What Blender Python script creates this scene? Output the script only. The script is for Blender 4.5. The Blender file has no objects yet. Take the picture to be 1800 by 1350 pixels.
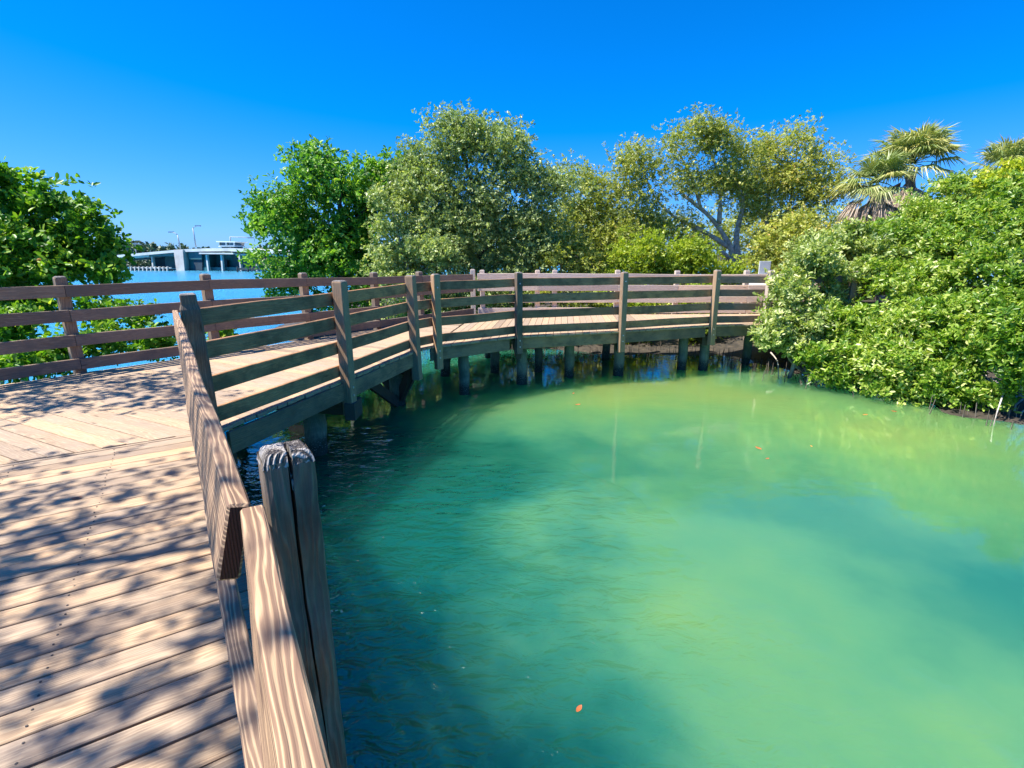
import bpy, math, random
import numpy as np
from mathutils import Vector, Matrix

# ------------------------------------------------------------------ camera, sky, sun, exposure
sc = bpy.context.scene
FOC, PIT, ROLL, EYE = 897.0, 0.249, 0.005, 1.505      # focal length for an 1800 px wide picture, pitch, roll, eye height over the deck
cam_d = bpy.data.cameras.new("camera")
cam = bpy.data.objects.new("camera", cam_d)
sc.collection.objects.link(cam)
sc.camera = cam
cam_d.sensor_width = 36.0
cam_d.lens = FOC / 1800 * 36
cam_d.clip_start = 0.02
cam_d.clip_end = 3000
cam.matrix_world = (Matrix.Translation((0, 0, EYE)) @ Matrix.Rotation(math.pi / 2 - PIT, 4, 'X')
                    @ Matrix.Rotation(-ROLL, 4, 'Z'))

SUN_EL, SUN_AZ = math.radians(60), math.atan2(-.985, -.16)
SUN = Vector((math.sin(SUN_AZ) * math.cos(SUN_EL), math.cos(SUN_AZ) * math.cos(SUN_EL), math.sin(SUN_EL)))
world = bpy.data.worlds.new("World")
sc.world = world
world.use_nodes = True
wn = world.node_tree
wn.nodes.clear()
sky = wn.nodes.new('ShaderNodeTexSky')
sky.sky_type = 'NISHITA'
sky.sun_disc = False
sky.sun_elevation = SUN_EL
sky.sun_rotation = SUN_AZ % (2 * math.pi)
sky.air_density = 1.0
sky.dust_density = 0.3
sky.ozone_density = 3.0
bg = wn.nodes.new('ShaderNodeBackground')
bg.inputs[1].default_value = 0.14
wo = wn.nodes.new('ShaderNodeOutputWorld')
# the camera's strong polarised blue: each channel of the sky scaled on its own
ssep = wn.nodes.new('ShaderNodeSeparateColor')
scom = wn.nodes.new('ShaderNodeCombineColor')
wn.links.new(sky.outputs[0], ssep.inputs[0])
for ch, (mul, add, lo) in enumerate(((.255, -.54, .004), (.345, 0., 0.), (.76, 0., 0.))):
    m1 = wn.nodes.new('ShaderNodeMath'); m1.operation = 'MULTIPLY_ADD'
    m1.inputs[1].default_value, m1.inputs[2].default_value = mul, add
    m2 = wn.nodes.new('ShaderNodeMath'); m2.operation = 'MAXIMUM'
    m2.inputs[1].default_value = lo
    wn.links.new(ssep.outputs[ch], m1.inputs[0]); wn.links.new(m1.outputs[0], m2.inputs[0]); wn.links.new(m2.outputs[0], scom.inputs[ch])
wn.links.new(scom.outputs[0], bg.inputs[0])
wn.links.new(bg.outputs[0], wo.inputs[0])

sun_d = bpy.data.lights.new("sun", 'SUN')
sun_d.energy = 5.0
sun_d.angle = math.radians(0.53)
sun_d.color = (1.0, 0.94, 0.85)
sun_o = bpy.data.objects.new("sun", sun_d)
sun_o.rotation_euler = SUN.to_track_quat('Z', 'Y').to_euler()
sc.collection.objects.link(sun_o)

sc.view_settings.view_transform = 'Standard'
sc.view_settings.look = 'None'
sc.view_settings.exposure = 1.08
sc.view_settings.gamma = 1
sc.render.engine = 'CYCLES'
sc.cycles.max_bounces = 8
sc.cycles.transparent_max_bounces = 6
sc.cycles.caustics_reflective = False
sc.cycles.caustics_refractive = False
sc.cycles.sample_clamp_indirect = 4
sc.cycles.sample_clamp_direct = 8
sc.cycles.use_denoising = True

# ------------------------------------------------------------------ helpers
rng = np.random.default_rng(7)
random.seed(7)
C = sc.collection
WATER = -1.07


def at(x, y, D):
    """authoring aid: the world point that lies D metres ahead of the eye in the direction the photo shows at (x, y)"""
    X, Y = x - 900., y - 675.
    c, s = math.cos(ROLL), math.sin(ROLL)
    X, Y = X * c - Y * s, X * s + Y * c
    dx, dy, dz = X, FOC * math.cos(PIT) - Y * math.sin(PIT), -(FOC * math.sin(PIT) + Y * math.cos(PIT))
    t = D / dy
    return np.array([dx * t, D, EYE + dz * t])


def on(x, y, z):
    """the point of the horizontal plane z seen at (x, y)"""
    p = at(x, y, 1.0)
    t = (EYE - z) / (EYE - p[2])
    return np.array([p[0] * t, t, z])


def tag(o, label=None, cat=None, group=None, kind=None):
    if label: o['label'] = label
    if cat: o['category'] = cat
    if group: o['group'] = group
    if kind: o['kind'] = kind
    return o


def empty(name, loc, label, cat, group=None):
    o = bpy.data.objects.new(name, None)
    o.empty_display_size = 0.1
    o.location = loc
    C.objects.link(o)
    return tag(o, label, cat, group)


def link(name, me, mats, parent=None):
    o = bpy.data.objects.new(name, me)
    for m in (mats if isinstance(mats, (list, tuple)) else [mats]):
        me.materials.append(m)
    C.objects.link(o)
    if parent is not None:
        o.parent = parent
        l = Vector((0, 0, 0))
        p = parent
        while p is not None:
            l += p.location
            p = p.parent
        me.transform(Matrix.Translation(-l))
    return o


def bevel(o, w=0.004, seg=1):
    b = o.modifiers.new('bevel', 'BEVEL')
    b.width = w
    b.segments = seg
    b.limit_method = 'ANGLE'
    b.angle_limit = math.radians(50)
    return o


class MB:
    """collects faces of ONE mesh: verts, faces, uv per corner, random value per face, material index"""
    def __init__(s):
        s.v, s.f, s.uv, s.r, s.m, s.sm = [], [], [], [], [], []

    def face(s, idx, uv=None, r=0.5, m=0, smooth=False):
        s.f.append(tuple(idx))
        s.uv.extend(uv if uv is not None else [(0, 0)] * len(idx))
        s.r.append(r)
        s.m.append(m)
        s.sm.append(smooth)

    def beam(s, a, b, w, h, up=(0, 0, 1), r=None, wav=0.0015, m=0, em=None, taper=1.0, step=0.4, twist=(0, 0)):
        """timber from a to b (centre line), w across, h along up"""
        a, b, up = Vector(a), Vector(b), Vector(up)
        d = b - a
        L = d.length
        d.normalize()
        side = d.cross(up).normalized()
        upv = side.cross(d).normalized()
        n = max(2, int(L / step) + 1)
        r = random.random() if r is None else r
        uo, vo = random.uniform(0, 50), random.uniform(0, 50)
        base = len(s.v)
        ph = [random.uniform(0, 6.28) for _ in range(4)]
        for i in range(n):
            t = i / (n - 1)
            o1 = wav * math.sin(ph[0] + t * L * 2.1) + wav * .6 * math.sin(ph[1] + t * L * 5.3)
            o2 = wav * math.sin(ph[2] + t * L * 1.7) + wav * .6 * math.sin(ph[3] + t * L * 4.1)
            k = 1 + (taper - 1) * t
            c = a + d * (L * t) + side * o1 + upv * o2
            tw = math.radians(twist[0] + (twist[1] - twist[0]) * t)
            sd_, uv_ = side * math.cos(tw) - upv * math.sin(tw), upv * math.cos(tw) + side * math.sin(tw)
            for sx, sz in ((-1, -1), (1, -1), (1, 1), (-1, 1)):
                s.v.append(c + sd_ * (sx * w / 2 * k) + uv_ * (sz * h / 2 * k))
        per = [0, w, w + h, 2 * w + h, 2 * w + 2 * h]
        for i in range(n - 1):
            u0, u1 = uo + L * i / (n - 1), uo + L * (i + 1) / (n - 1)
            for j in range(4):
                p, q = base + i * 4 + j, base + i * 4 + (j + 1) % 4
                s.face((p, q, q + 4, p + 4),
                       [(u0, vo + per[j]), (u0, vo + per[j + 1]), (u1, vo + per[j + 1]), (u1, vo + per[j])], r, m)
        em = m if em is None else em
        e0 = [base, base + 3, base + 2, base + 1]
        e1 = [base + 4 * (n - 1) + k for k in range(4)]
        s.face(e0, [(uo, vo), (uo, vo + h), (uo + w, vo + h), (uo + w, vo)], r, em)
        s.face(e1, [(uo, vo), (uo + w, vo), (uo + w, vo + h), (uo, vo + h)], r, em)

    def box(s, lo, hi, r=0.5, m=0):
        x0, y0, z0 = lo
        x1, y1, z1 = hi
        s.beam(((x0 + x1) / 2, (y0 + y1) / 2, z0), ((x0 + x1) / 2, (y0 + y1) / 2, z1), x1 - x0, y1 - y0, up=(0, 1, 0), r=r, wav=0, m=m, step=50)

    def tube(s, path, rad, n=6, r=0.5, m=0, cap=True):
        path = [Vector(p) for p in path]
        base = len(s.v)
        L = 0
        ref = Vector((0.31, 0.17, 0.93))
        uo = random.uniform(0, 20)
        Ls = []
        for i, p in enumerate(path):
            if i: L += (p - path[i - 1]).length
            Ls.append(L)
            d = (path[min(i + 1, len(path) - 1)] - path[max(i - 1, 0)])
            if d.length < 1e-9: d = Vector((0, 0, 1))
            d.normalize()
            if abs(d.dot(ref)) > .95: rf = Vector((1, 0, 0))
            else: rf = ref
            a = d.cross(rf).normalized()
            b = d.cross(a)
            rr = rad[i] if hasattr(rad, '__len__') else rad
            for k in range(n):
                t = 2 * math.pi * k / n
                s.v.append(p + a * (rr * math.cos(t)) + b * (rr * math.sin(t)))
        for i in range(len(path) - 1):
            for k in range(n):
                p, q = base + i * n + k, base + i * n + (k + 1) % n
                s.face((p, q, q + n, p + n), [(uo + Ls[i], k / n * .3), (uo + Ls[i], (k + 1) / n * .3),
                                              (uo + Ls[i + 1], (k + 1) / n * .3), (uo + Ls[i + 1], k / n * .3)], r, m, True)
        if cap:
            s.face([base + n - 1 - k for k in range(n)], None, r, m)
            s.face([base + (len(path) - 1) * n + k for k in range(n)], None, r, m)

    def build(s, name, mats, parent=None):
        me = bpy.data.meshes.new(name)
        me.from_pydata([tuple(v) for v in s.v], [], s.f)
        uvl = me.uv_layers.new(name='UVMap')
        uvl.data.foreach_set('uv', np.array(s.uv, dtype=np.float32).ravel())
        at_ = me.attributes.new('rnd', 'FLOAT', 'FACE')
        at_.data.foreach_set('value', np.array(s.r, dtype=np.float32))
        me.polygons.foreach_set('material_index', np.array(s.m, dtype=np.int32))
        me.polygons.foreach_set('use_smooth', np.array(s.sm, dtype=bool))
        me.update()
        return link(name, me, mats, parent)


# ------------------------------------------------------------------ materials
def mat_new(name):
    m = bpy.data.materials.new(name)
    m.use_nodes = True
    nt = m.node_tree
    nt.nodes.clear()
    out = nt.nodes.new('ShaderNodeOutputMaterial')
    bs = nt.nodes.new('ShaderNodeBsdfPrincipled')
    nt.links.new(bs.outputs[0], out.inputs[0])
    return m, nt, bs, out


def N(nt, t, **kw):
    n = nt.nodes.new(t)
    for k, v in kw.items():
        if k.startswith('i_'):
            key = k[2:]
            key = int(key) if key.isdigit() else key.replace('_', ' ')
            n.inputs[key].default_value = v
        else:
            setattr(n, k, v)
    return n


def ramp(nt, fac, stops, interp='LINEAR'):
    r = nt.nodes.new('ShaderNodeValToRGB')
    r.color_ramp.interpolation = interp
    el = r.color_ramp.elements
    while len(el) < len(stops): el.new(0.5)
    for e, (p, c) in zip(el, stops):
        e.position = p
        e.color = (*c, 1) if len(c) == 3 else c
    nt.links.new(fac, r.inputs[0])
    return r


def mix(nt, f, a, b, typ='MIX'):
    m = nt.nodes.new('ShaderNodeMix')
    m.data_type = 'RGBA'
    m.blend_type = typ
    if isinstance(f, float): m.inputs[0].default_value = f
    else: nt.links.new(f, m.inputs[0])
    for s, i in ((a, 6), (b, 7)):
        if isinstance(s, tuple): m.inputs[i].default_value = (*s, 1) if len(s) == 3 else s
        else: nt.links.new(s, m.inputs[i])
    return m.outputs[2]


def math_(nt, op, a, b=None, clamp=False):
    m = nt.nodes.new('ShaderNodeMath')
    m.operation = op
    m.use_clamp = clamp
    for i, s in enumerate((a, b)):
        if s is None: continue
        if isinstance(s, (int, float)): m.inputs[i].default_value = s
        else: nt.links.new(s, m.inputs[i])
    return m.outputs[0]


def wood(name, light, dark, grey, ring=0.6, ringscale=75., greyamt=0.45, rough=0.8, bumpd=0.004, stain=None):
    m, nt, bs, out = mat_new(name)
    uv = N(nt, 'ShaderNodeUVMap', uv_map='UVMap')
    att = N(nt, 'ShaderNodeAttribute', attribute_name='rnd', attribute_type='GEOMETRY')
    sep = N(nt, 'ShaderNodeSeparateXYZ')
    nt.links.new(uv.outputs[0], sep.inputs[0])

    def vec(su, sv, off=0.):
        c = N(nt, 'ShaderNodeCombineXYZ')
        nt.links.new(math_(nt, 'MULTIPLY', sep.outputs[0], su), c.inputs[0])
        nt.links.new(math_(nt, 'MULTIPLY', sep.outputs[1], sv), c.inputs[1])
        nt.links.new(math_(nt, 'MULTIPLY', att.outputs['Fac'], 37.0), c.inputs[2])
        return c.outputs[0]
    # rings: a slow warp of the across coordinate
    n1 = N(nt, 'ShaderNodeTexNoise', i_Scale=1.0, i_Detail=3.0, i_Roughness=.55)
    nt.links.new(vec(1.5, 11.0), n1.inputs['Vector'])
    n1b = N(nt, 'ShaderNodeTexNoise', i_Scale=1.0, i_Detail=2.0, i_Roughness=.5)
    nt.links.new(vec(7.0, 40.0), n1b.inputs['Vector'])
    ph = math_(nt, 'ADD', math_(nt, 'MULTIPLY', sep.outputs[1], ringscale * 1.6), math_(nt, 'MULTIPLY', n1.outputs['Fac'], 17.))
    ph = math_(nt, 'ADD', ph, math_(nt, 'MULTIPLY', n1b.outputs['Fac'], 1.6))
    rings = math_(nt, 'PINGPONG', ph, 1.0)
    rr = ramp(nt, rings, [(0.0, (0, 0, 0)), (0.22, (.1, .1, .1)), (0.5, (.8, .8, .8)), (1.0, (1, 1, 1))])
    fib = N(nt, 'ShaderNodeTexNoise', i_Scale=1.0, i_Detail=5.0, i_Roughness=.7)
    nt.links.new(vec(3.5, 150.0), fib.inputs['Vector'])
    blot = N(nt, 'ShaderNodeTexNoise', i_Scale=1.0, i_Detail=4.0, i_Roughness=.6)
    nt.links.new(vec(1.6, 5.0), blot.inputs['Vector'])
    c0 = mix(nt, math_(nt, 'MULTIPLY', rr.outputs[0], ring), light, dark)
    fr = ramp(nt, fib.outputs['Fac'], [(0.3, (.62, .60, .58)), (0.55, (1, 1, 1)), (0.8, (1.12, 1.1, 1.08))])
    c1 = mix(nt, 0.75, c0, fr.outputs[0], 'MULTIPLY')
    gr = ramp(nt, blot.outputs['Fac'], [(0.38, (0, 0, 0)), (0.68, (1, 1, 1))])
    ga = math_(nt, 'MULTIPLY', gr.outputs[0], greyamt)
    c2 = mix(nt, ga, c1, grey)
    # board to board variation
    tint = ramp(nt, att.outputs['Fac'], [(0.0, (.68, .66, .67)), (0.3, (.93, .93, .95)), (0.6, (1.04, .99, .92)), (.8, (.86, .85, .86)), (1.0, (1.22, 1.10, .95))])
    c3 = mix(nt, 1.0, c2, tint.outputs[0], 'MULTIPLY')
    # knots
    vo = N(nt, 'ShaderNodeTexVoronoi', i_Scale=1.0)
    nt.links.new(vec(1.7, 7.0), vo.inputs['Vector'])
    kn = ramp(nt, vo.outputs['Distance'], [(0.03, (1, 1, 1)), (0.10, (0, 0, 0))])
    c4 = mix(nt, math_(nt, 'MULTIPLY', kn.outputs[0], .75), c3, tuple(x * .35 for x in dark))
    # green-black weather streaks
    if stain:
        st = N(nt, 'ShaderNodeTexNoise', i_Scale=1.0, i_Detail=5.0, i_Roughness=.65)
        nt.links.new(vec(2.4, 3.3), st.inputs['Vector'])
        sr = ramp(nt, st.outputs['Fac'], [(0.45, (0, 0, 0)), (0.62, (1, 1, 1))])
        c4 = mix(nt, math_(nt, 'MULTIPLY', sr.outputs[0], .7), c4, stain)
    nt.links.new(c4, bs.inputs['Base Color'])
    bs.inputs['Roughness'].default_value = rough
    bs.inputs['Specular IOR Level'].default_value = 0.25
    h = math_(nt, 'ADD', math_(nt, 'MULTIPLY', fib.outputs['Fac'], .7), math_(nt, 'MULTIPLY', rr.outputs[0], -.35))
    bp = N(nt, 'ShaderNodeBump', i_Strength=0.8, i_Distance=bumpd)
    nt.links.new(h, bp.inputs['Height'])
    nt.links.new(bp.outputs[0], bs.inputs['Normal'])
    return m


W_deck = wood('deck_wood', (.53, .40, .265), (.30, .205, .135), (.37, .31, .25), ring=.65, ringscale=70, greyamt=.5, bumpd=.003)
W_near = wood('near_rail_wood', (.60, .41, .24), (.20, .12, .08), (.33, .245, .19), ring=.92, ringscale=105, greyamt=.2, bumpd=.003)
W_rail = wood('pond_rail_wood', (.56, .32, .17), (.30, .155, .08), (.28, .185, .13), ring=.6, greyamt=.5, stain=(.13, .08, .05))
W_red = wood('outer_rail_wood', (.37, .27, .19), (.20, .125, .09), (.27, .225, .185), ring=.75, greyamt=.55, stain=(.15, .12, .10))
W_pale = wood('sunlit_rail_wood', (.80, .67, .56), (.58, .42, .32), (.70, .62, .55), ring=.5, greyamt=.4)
W_post = wood('post_wood', (.50, .34, .21), (.26, .165, .10), (.34, .28, .23), ring=.65, greyamt=.4)
W_grey = wood('grey_post_wood', (.30, .23, .16), (.15, .105, .075), (.20, .175, .15), ring=.7, greyamt=.5, stain=(.075, .065, .055), bumpd=.009)
W_fasc = wood('fascia_wood', (.38, .27, .17), (.20, .14, .09), (.22, .19, .15), ring=.5, greyamt=.6, stain=(.10, .09, .07))
W_pile = wood('pile_wood', (.26, .30, .24), (.14, .17, .14), (.13, .22, .19), ring=.4, greyamt=.6, stain=(.05, .09, .075))
def wet_band(m):
    nt = m.node_tree
    bs = [n for n in nt.nodes if n.type == 'BSDF_PRINCIPLED'][0]
    src = bs.inputs['Base Color'].links[0].from_socket
    g = N(nt, 'ShaderNodeNewGeometry')
    sp = N(nt, 'ShaderNodeSeparateXYZ')
    nt.links.new(g.outputs['Position'], sp.inputs[0])
    no = N(nt, 'ShaderNodeTexNoise', i_Scale=9., i_Detail=5.0)
    nt.links.new(g.outputs['Position'], no.inputs['Vector'])
    z = math_(nt, 'ADD', sp.outputs[2], math_(nt, 'MULTIPLY', no.outputs['Fac'], .22))
    wet = N(nt, 'ShaderNodeMapRange')
    wet.inputs[1].default_value, wet.inputs[2].default_value, wet.inputs[3].default_value, wet.inputs[4].default_value = -.80, -.68, 1., 0.
    nt.links.new(z, wet.inputs[0])
    c = mix(nt, math_(nt, 'MULTIPLY', wet.outputs[0], .85), src, (.018, .03, .022))
    vo = N(nt, 'ShaderNodeTexVoronoi', i_Scale=42.)
    nt.links.new(g.outputs['Position'], vo.inputs['Vector'])
    ba = ramp(nt, vo.outputs['Distance'], [(.18, (1, 1, 1)), (.32, (0, 0, 0))])
    zone = ramp(nt, math_(nt, 'ADD', math_(nt, 'MULTIPLY', z, 2.), 2.0), [(.1, (0, 0, 0)), (.3, (1, 1, 1)), (.45, (1, 1, 1)), (.62, (0, 0, 0))])
    c = mix(nt, math_(nt, 'MULTIPLY', math_(nt, 'MULTIPLY', ba.outputs[0], zone.outputs[0]), .7), c, (.38, .38, .33))
    nt.links.new(c, bs.inputs['Base Color'])


wet_band(W_pile)
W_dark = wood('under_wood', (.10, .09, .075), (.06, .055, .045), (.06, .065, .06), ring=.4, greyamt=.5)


def endgrain(name, a, b, scale=70.):
    m, nt, bs, out = mat_new(name)
    g = N(nt, 'ShaderNodeNewGeometry')
    w = N(nt, 'ShaderNodeTexWave', wave_type='RINGS', rings_direction='Z', i_Scale=scale, i_Distortion=1.2, i_Detail=2.0)
    w.inputs['Detail Scale'].default_value = 3
    mp = N(nt, 'ShaderNodeMapping')
    mp.inputs['Location'].default_value = (.4035 - .006, -.8945 + .006, 0)
    nt.links.new(g.outputs['Position'], mp.inputs[0])
    nt.links.new(mp.outputs[0], w.inputs['Vector'])
    r = ramp(nt, w.outputs['Fac'], [(0.2, a), (0.8, b)])
    nt.links.new(r.outputs[0], bs.inputs['Base Color'])
    bs.inputs['Roughness'].default_value = .85
    bp = N(nt, 'ShaderNodeBump', i_Strength=.8, i_Distance=.004)
    nt.links.new(w.outputs['Fac'], bp.inputs['Height'])
    nt.links.new(bp.outputs[0], bs.inputs['Normal'])
    return m


W_end = endgrain('rail_end_grain', (.045, .014, .008), (.075, .026, .014), 60)
W_top = endgrain('weathered_end_grain', (.07, .058, .05), (.40, .37, .34), 39)


def flat(name, col, rough=.7, noise=.0, nscale=3., metal=0., col2=None, bump=0.):
    m, nt, bs, out = mat_new(name)
    bs.inputs['Roughness'].default_value = rough
    bs.inputs['Metallic'].default_value = metal
    tc = N(nt, 'ShaderNodeTexCoord')
    no = N(nt, 'ShaderNodeTexNoise', i_Scale=nscale, i_Detail=6.0, i_Roughness=.6)
    nt.links.new(tc.outputs['Object'], no.inputs['Vector'])
    c2 = col2 if col2 else tuple(max(0, c * (1 - noise)) for c in col)
    r = ramp(nt, no.outputs['Fac'], [(0.35, c2), (0.65, col)])
    nt.links.new(r.outputs[0], bs.inputs['Base Color'])
    if bump:
        bp = N(nt, 'ShaderNodeBump', i_Strength=.6, i_Distance=bump)
        nt.links.new(no.outputs['Fac'], bp.inputs['Height'])
        nt.links.new(bp.outputs[0], bs.inputs['Normal'])
    return m


def leafmat(name, stops, transl=.35, rough=.42, spec=.35):
    m, nt, bs, out = mat_new(name)
    att = N(nt, 'ShaderNodeAttribute', attribute_name='rnd', attribute_type='GEOMETRY')
    r = ramp(nt, att.outputs['Fac'], stops)
    nt.links.new(r.outputs[0], bs.inputs['Base Color'])
    bs.inputs['Roughness'].default_value = rough
    bs.inputs['Specular IOR Level'].default_value = spec
    tr = N(nt, 'ShaderNodeBsdfTranslucent')
    tc = mix(nt, 1.0, r.outputs[0], (1.5, 1.6, .55), 'MULTIPLY')
    nt.links.new(tc, tr.inputs[0])
    mx = N(nt, 'ShaderNodeMixShader')
    mx.inputs[0].default_value = transl
    nt.links.new(bs.outputs[0], mx.inputs[1])
    nt.links.new(tr.outputs[0], mx.inputs[2])
    nt.links.new(mx.outputs[0], out.inputs[0])
    return m


L_red = leafmat('mangrove_leaf_deep', [(0, (.03, .10, .02)), (.4, (.09, .24, .02)), (.75, (.28, .45, .04)), (.95, (.56, .60, .10)), (1, (.55, .28, .07))])
L_dark = leafmat('mangrove_leaf_dark', [(0, (.035, .11, .03)), (.4, (.11, .28, .03)), (.8, (.32, .50, .06)), (1, (.60, .58, .14))])
L_sage = leafmat('mangrove_leaf_sage', [(0, (.09, .14, .05)), (.45, (.28, .36, .12)), (.85, (.54, .60, .25)), (1, (.72, .68, .32))], transl=.28)
L_oliv = leafmat('mangrove_leaf_olive', [(0, (.11, .16, .04)), (.45, (.33, .38, .08)), (.8, (.56, .54, .12)), (1, (.62, .42, .14))], transl=.3)
L_yel = leafmat('shrub_leaf_yellowgreen', [(0, (.10, .17, .02)), (.45, (.28, .38, .03)), (.85, (.50, .54, .06)), (1, (.66, .60, .10))])
L_lime = leafmat('shore_leaf_bright', [(0, (.03, .10, .012)), (.30, (.12, .25, .02)), (.55, (.28, .40, .05)), (.8, (.50, .56, .14)), (1, (.80, .76, .42))], rough=.36, spec=.5)
L_pale = leafmat('shore_leaf_pale', [(0, (.06, .13, .03)), (.35, (.22, .31, .07)), (.65, (.46, .52, .18)), (1, (.84, .80, .48))], rough=.36, spec=.5)
L_palm = leafmat('palm_leaf', [(0, (.07, .12, .04)), (.5, (.22, .30, .09)), (.85, (.46, .46, .17)), (1, (.60, .52, .18))], transl=.2)
L_dead = leafmat('palm_dead_leaf', [(0, (.16, .11, .08)), (.5, (.36, .26, .18)), (1, (.56, .46, .38))], transl=.1, rough=.8)
L_far = leafmat('far_leaf', [(0, (.05, .09, .05)), (1, (.12, .17, .09))], transl=.1)
BARK_g = flat('bark_pale', (.60, .55, .49), .9, nscale=9, col2=(.28, .23, .19), bump=.02)
BARK_d = flat('bark_dark', (.13, .10, .08), .9, nscale=9, col2=(.05, .04, .035), bump=.02)
BARK_m = flat('bark_brown', (.28, .23, .19), .9, nscale=9, col2=(.12, .09, .07), bump=.02)

# ------------------------------------------------------------------ water
def water_mat():
    m, nt, bs, out = mat_new('water')
    g = N(nt, 'ShaderNodeNewGeometry')
    sp = N(nt, 'ShaderNodeSeparateXYZ')
    nt.links.new(g.outputs['Position'], sp.inputs[0])
    X, Y = sp.outputs[0], sp.outputs[1]
    # pond colour: shoals of pale green sand under turquoise water
    n1 = N(nt, 'ShaderNodeTexNoise', i_Scale=.33, i_Detail=3.0, i_Roughness=.45, i_Distortion=.4)
    mp = N(nt, 'ShaderNodeMapping')
    mp.inputs['Location'].default_value = (3.1, 1.7, 0)
    nt.links.new(g.outputs['Position'], mp.inputs[0])
    nt.links.new(mp.outputs[0], n1.inputs['Vector'])

    wn_ = N(nt, 'ShaderNodeTexNoise', i_Scale=.75, i_Detail=4.0, i_Roughness=.55)
    nt.links.new(g.outputs['Position'], wn_.inputs['Vector'])
    wv = N(nt, 'ShaderNodeVectorMath', operation='MULTIPLY_ADD')
    wv.inputs[1].default_value = (2.6, 2.6, 0)
    wv.inputs[2].default_value = (-1.3, -1.3, 0)
    nt.links.new(wn_.outputs['Color'], wv.inputs[0])
    wa = N(nt, 'ShaderNodeVectorMath', operation='ADD')
    nt.links.new(g.outputs['Position'], wa.inputs[0]); nt.links.new(wv.outputs[0], wa.inputs[1])

    def blob(cx, cy, rx, ry, rot=0.):
        mm = N(nt, 'ShaderNodeMapping', vector_type='TEXTURE')
        mm.inputs['Location'].default_value = (cx, cy, WATER)
        mm.inputs['Rotation'].default_value = (0, 0, rot)
        mm.inputs['Scale'].default_value = (rx, ry, 1)
        nt.links.new(wa.outputs[0], mm.inputs[0])
        gr = N(nt, 'ShaderNodeTexGradient', gradient_type='SPHERICAL')
        nt.links.new(mm.outputs[0], gr.inputs[0])
        return math_(nt, 'SMOOTH_MIN', gr.outputs['Fac'], 1.0)
    s1 = blob(1.3, 3.5, 2.7, 1.9, .5)         # shoal in the middle of the pond
    s2 = blob(5.4, 7.4, 5.4, 3.9, -.7)        # shallows in front of the bushes
    s3 = blob(1.5, 9.5, 6.0, 2.6, .2)
    s4 = blob(1.6, 2.0, 1.4, 1.3, 0.)
    sh = math_(nt, 'ADD', math_(nt, 'MULTIPLY', s1, .62), math_(nt, 'MULTIPLY', s2, .85))
    sh = math_(nt, 'ADD', sh, math_(nt, 'MULTIPLY', s3, .65))
    sh = math_(nt, 'ADD', sh, math_(nt, 'MULTIPLY', s4, .3))
    sh = math_(nt, 'ADD', sh, math_(nt, 'MULTIPLY', math_(nt, 'SUBTRACT', n1.outputs['Fac'], .5), .7))
    deck_shade = blob(-1.3, 4.2, 2.4, 6.0, .35)      # boardwalk's shade by the near piles, painted into the water colour
    sh = math_(nt, 'ADD', math_(nt, 'SUBTRACT', sh, math_(nt, 'MULTIPLY', deck_shade, .42)), .20)
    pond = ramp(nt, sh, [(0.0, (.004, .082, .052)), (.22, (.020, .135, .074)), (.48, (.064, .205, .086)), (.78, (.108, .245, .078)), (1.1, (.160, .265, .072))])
    # open bay, deeper and bluer
    n2 = N(nt, 'ShaderNodeTexNoise', i_Scale=.05, i_Detail=3.0)
    nt.links.new(g.outputs['Position'], n2.inputs['Vector'])
    bay = ramp(nt, n2.outputs['Fac'], [(.35, (.03, .20, .35)), (.65, (.04, .26, .39))])
    # signed distance from the outer edge of the boardwalk
    sd = math_(nt, 'SUBTRACT', math_(nt, 'MULTIPLY', math_(nt, 'ADD', X, 6.2), .806), math_(nt, 'MULTIPLY', math_(nt, 'SUBTRACT', Y, 5.99), .591))
    mr = N(nt, 'ShaderNodeMapRange', interpolation_type='SMOOTHSTEP')
    mr.inputs[1].default_value = -5.0
    mr.inputs[2].default_value = -1.6
    nt.links.new(sd, mr.inputs[0])
    col = mix(nt, mr.outputs[0], bay.outputs[0], pond.outputs[0])
    nt.links.new(col, bs.inputs['Base Color'])
    nt.links.new(math_(nt, 'ADD', .02, math_(nt, 'MULTIPLY', math_(nt, 'SUBTRACT', 1.0, mr.outputs[0]), .22)), bs.inputs['Roughness'])
    bs.inputs['Specular IOR Level'].default_value = .9
    bs.inputs['IOR'].default_value = 1.48
    bs.inputs['Subsurface Weight'].default_value = 1.0
    bs.subsurface_method = 'BURLEY'
    bs.inputs['Subsurface Radius'].default_value = (.9, 1.8, 1.5)
    bs.inputs['Subsurface Scale'].default_value = 1.0
    # ripples
    r1 = N(nt, 'ShaderNodeTexNoise', i_Scale=1.7, i_Detail=2.0, i_Roughness=.5, i_Distortion=.3)
    r2 = N(nt, 'ShaderNodeTexNoise', i_Scale=5.2, i_Detail=3.0, i_Roughness=.55, i_Distortion=.5)
    mpr = N(nt, 'ShaderNodeMapping')
    mpr.inputs['Rotation'].default_value = (0, 0, .5)
    mpr.inputs['Scale'].default_value = (.8, 1.5, 1)
    nt.links.new(g.outputs['Position'], mpr.inputs[0])
    nt.links.new(mpr.outputs[0], r1.inputs['Vector'])
    nt.links.new(mpr.outputs[0], r2.inputs['Vector'])
    # breeze patches: ripples strong on the bay and by the near piles, faint mid pond
    pt = N(nt, 'ShaderNodeTexNoise', i_Scale=.5, i_Detail=2.0)
    nt.links.new(g.outputs['Position'], pt.inputs['Vector'])
    near = blob(-1.0, 3.2, 3.0, 4.6, .6)
    amp = math_(nt, 'ADD', .10, math_(nt, 'MULTIPLY', near, 4.2))
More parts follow.
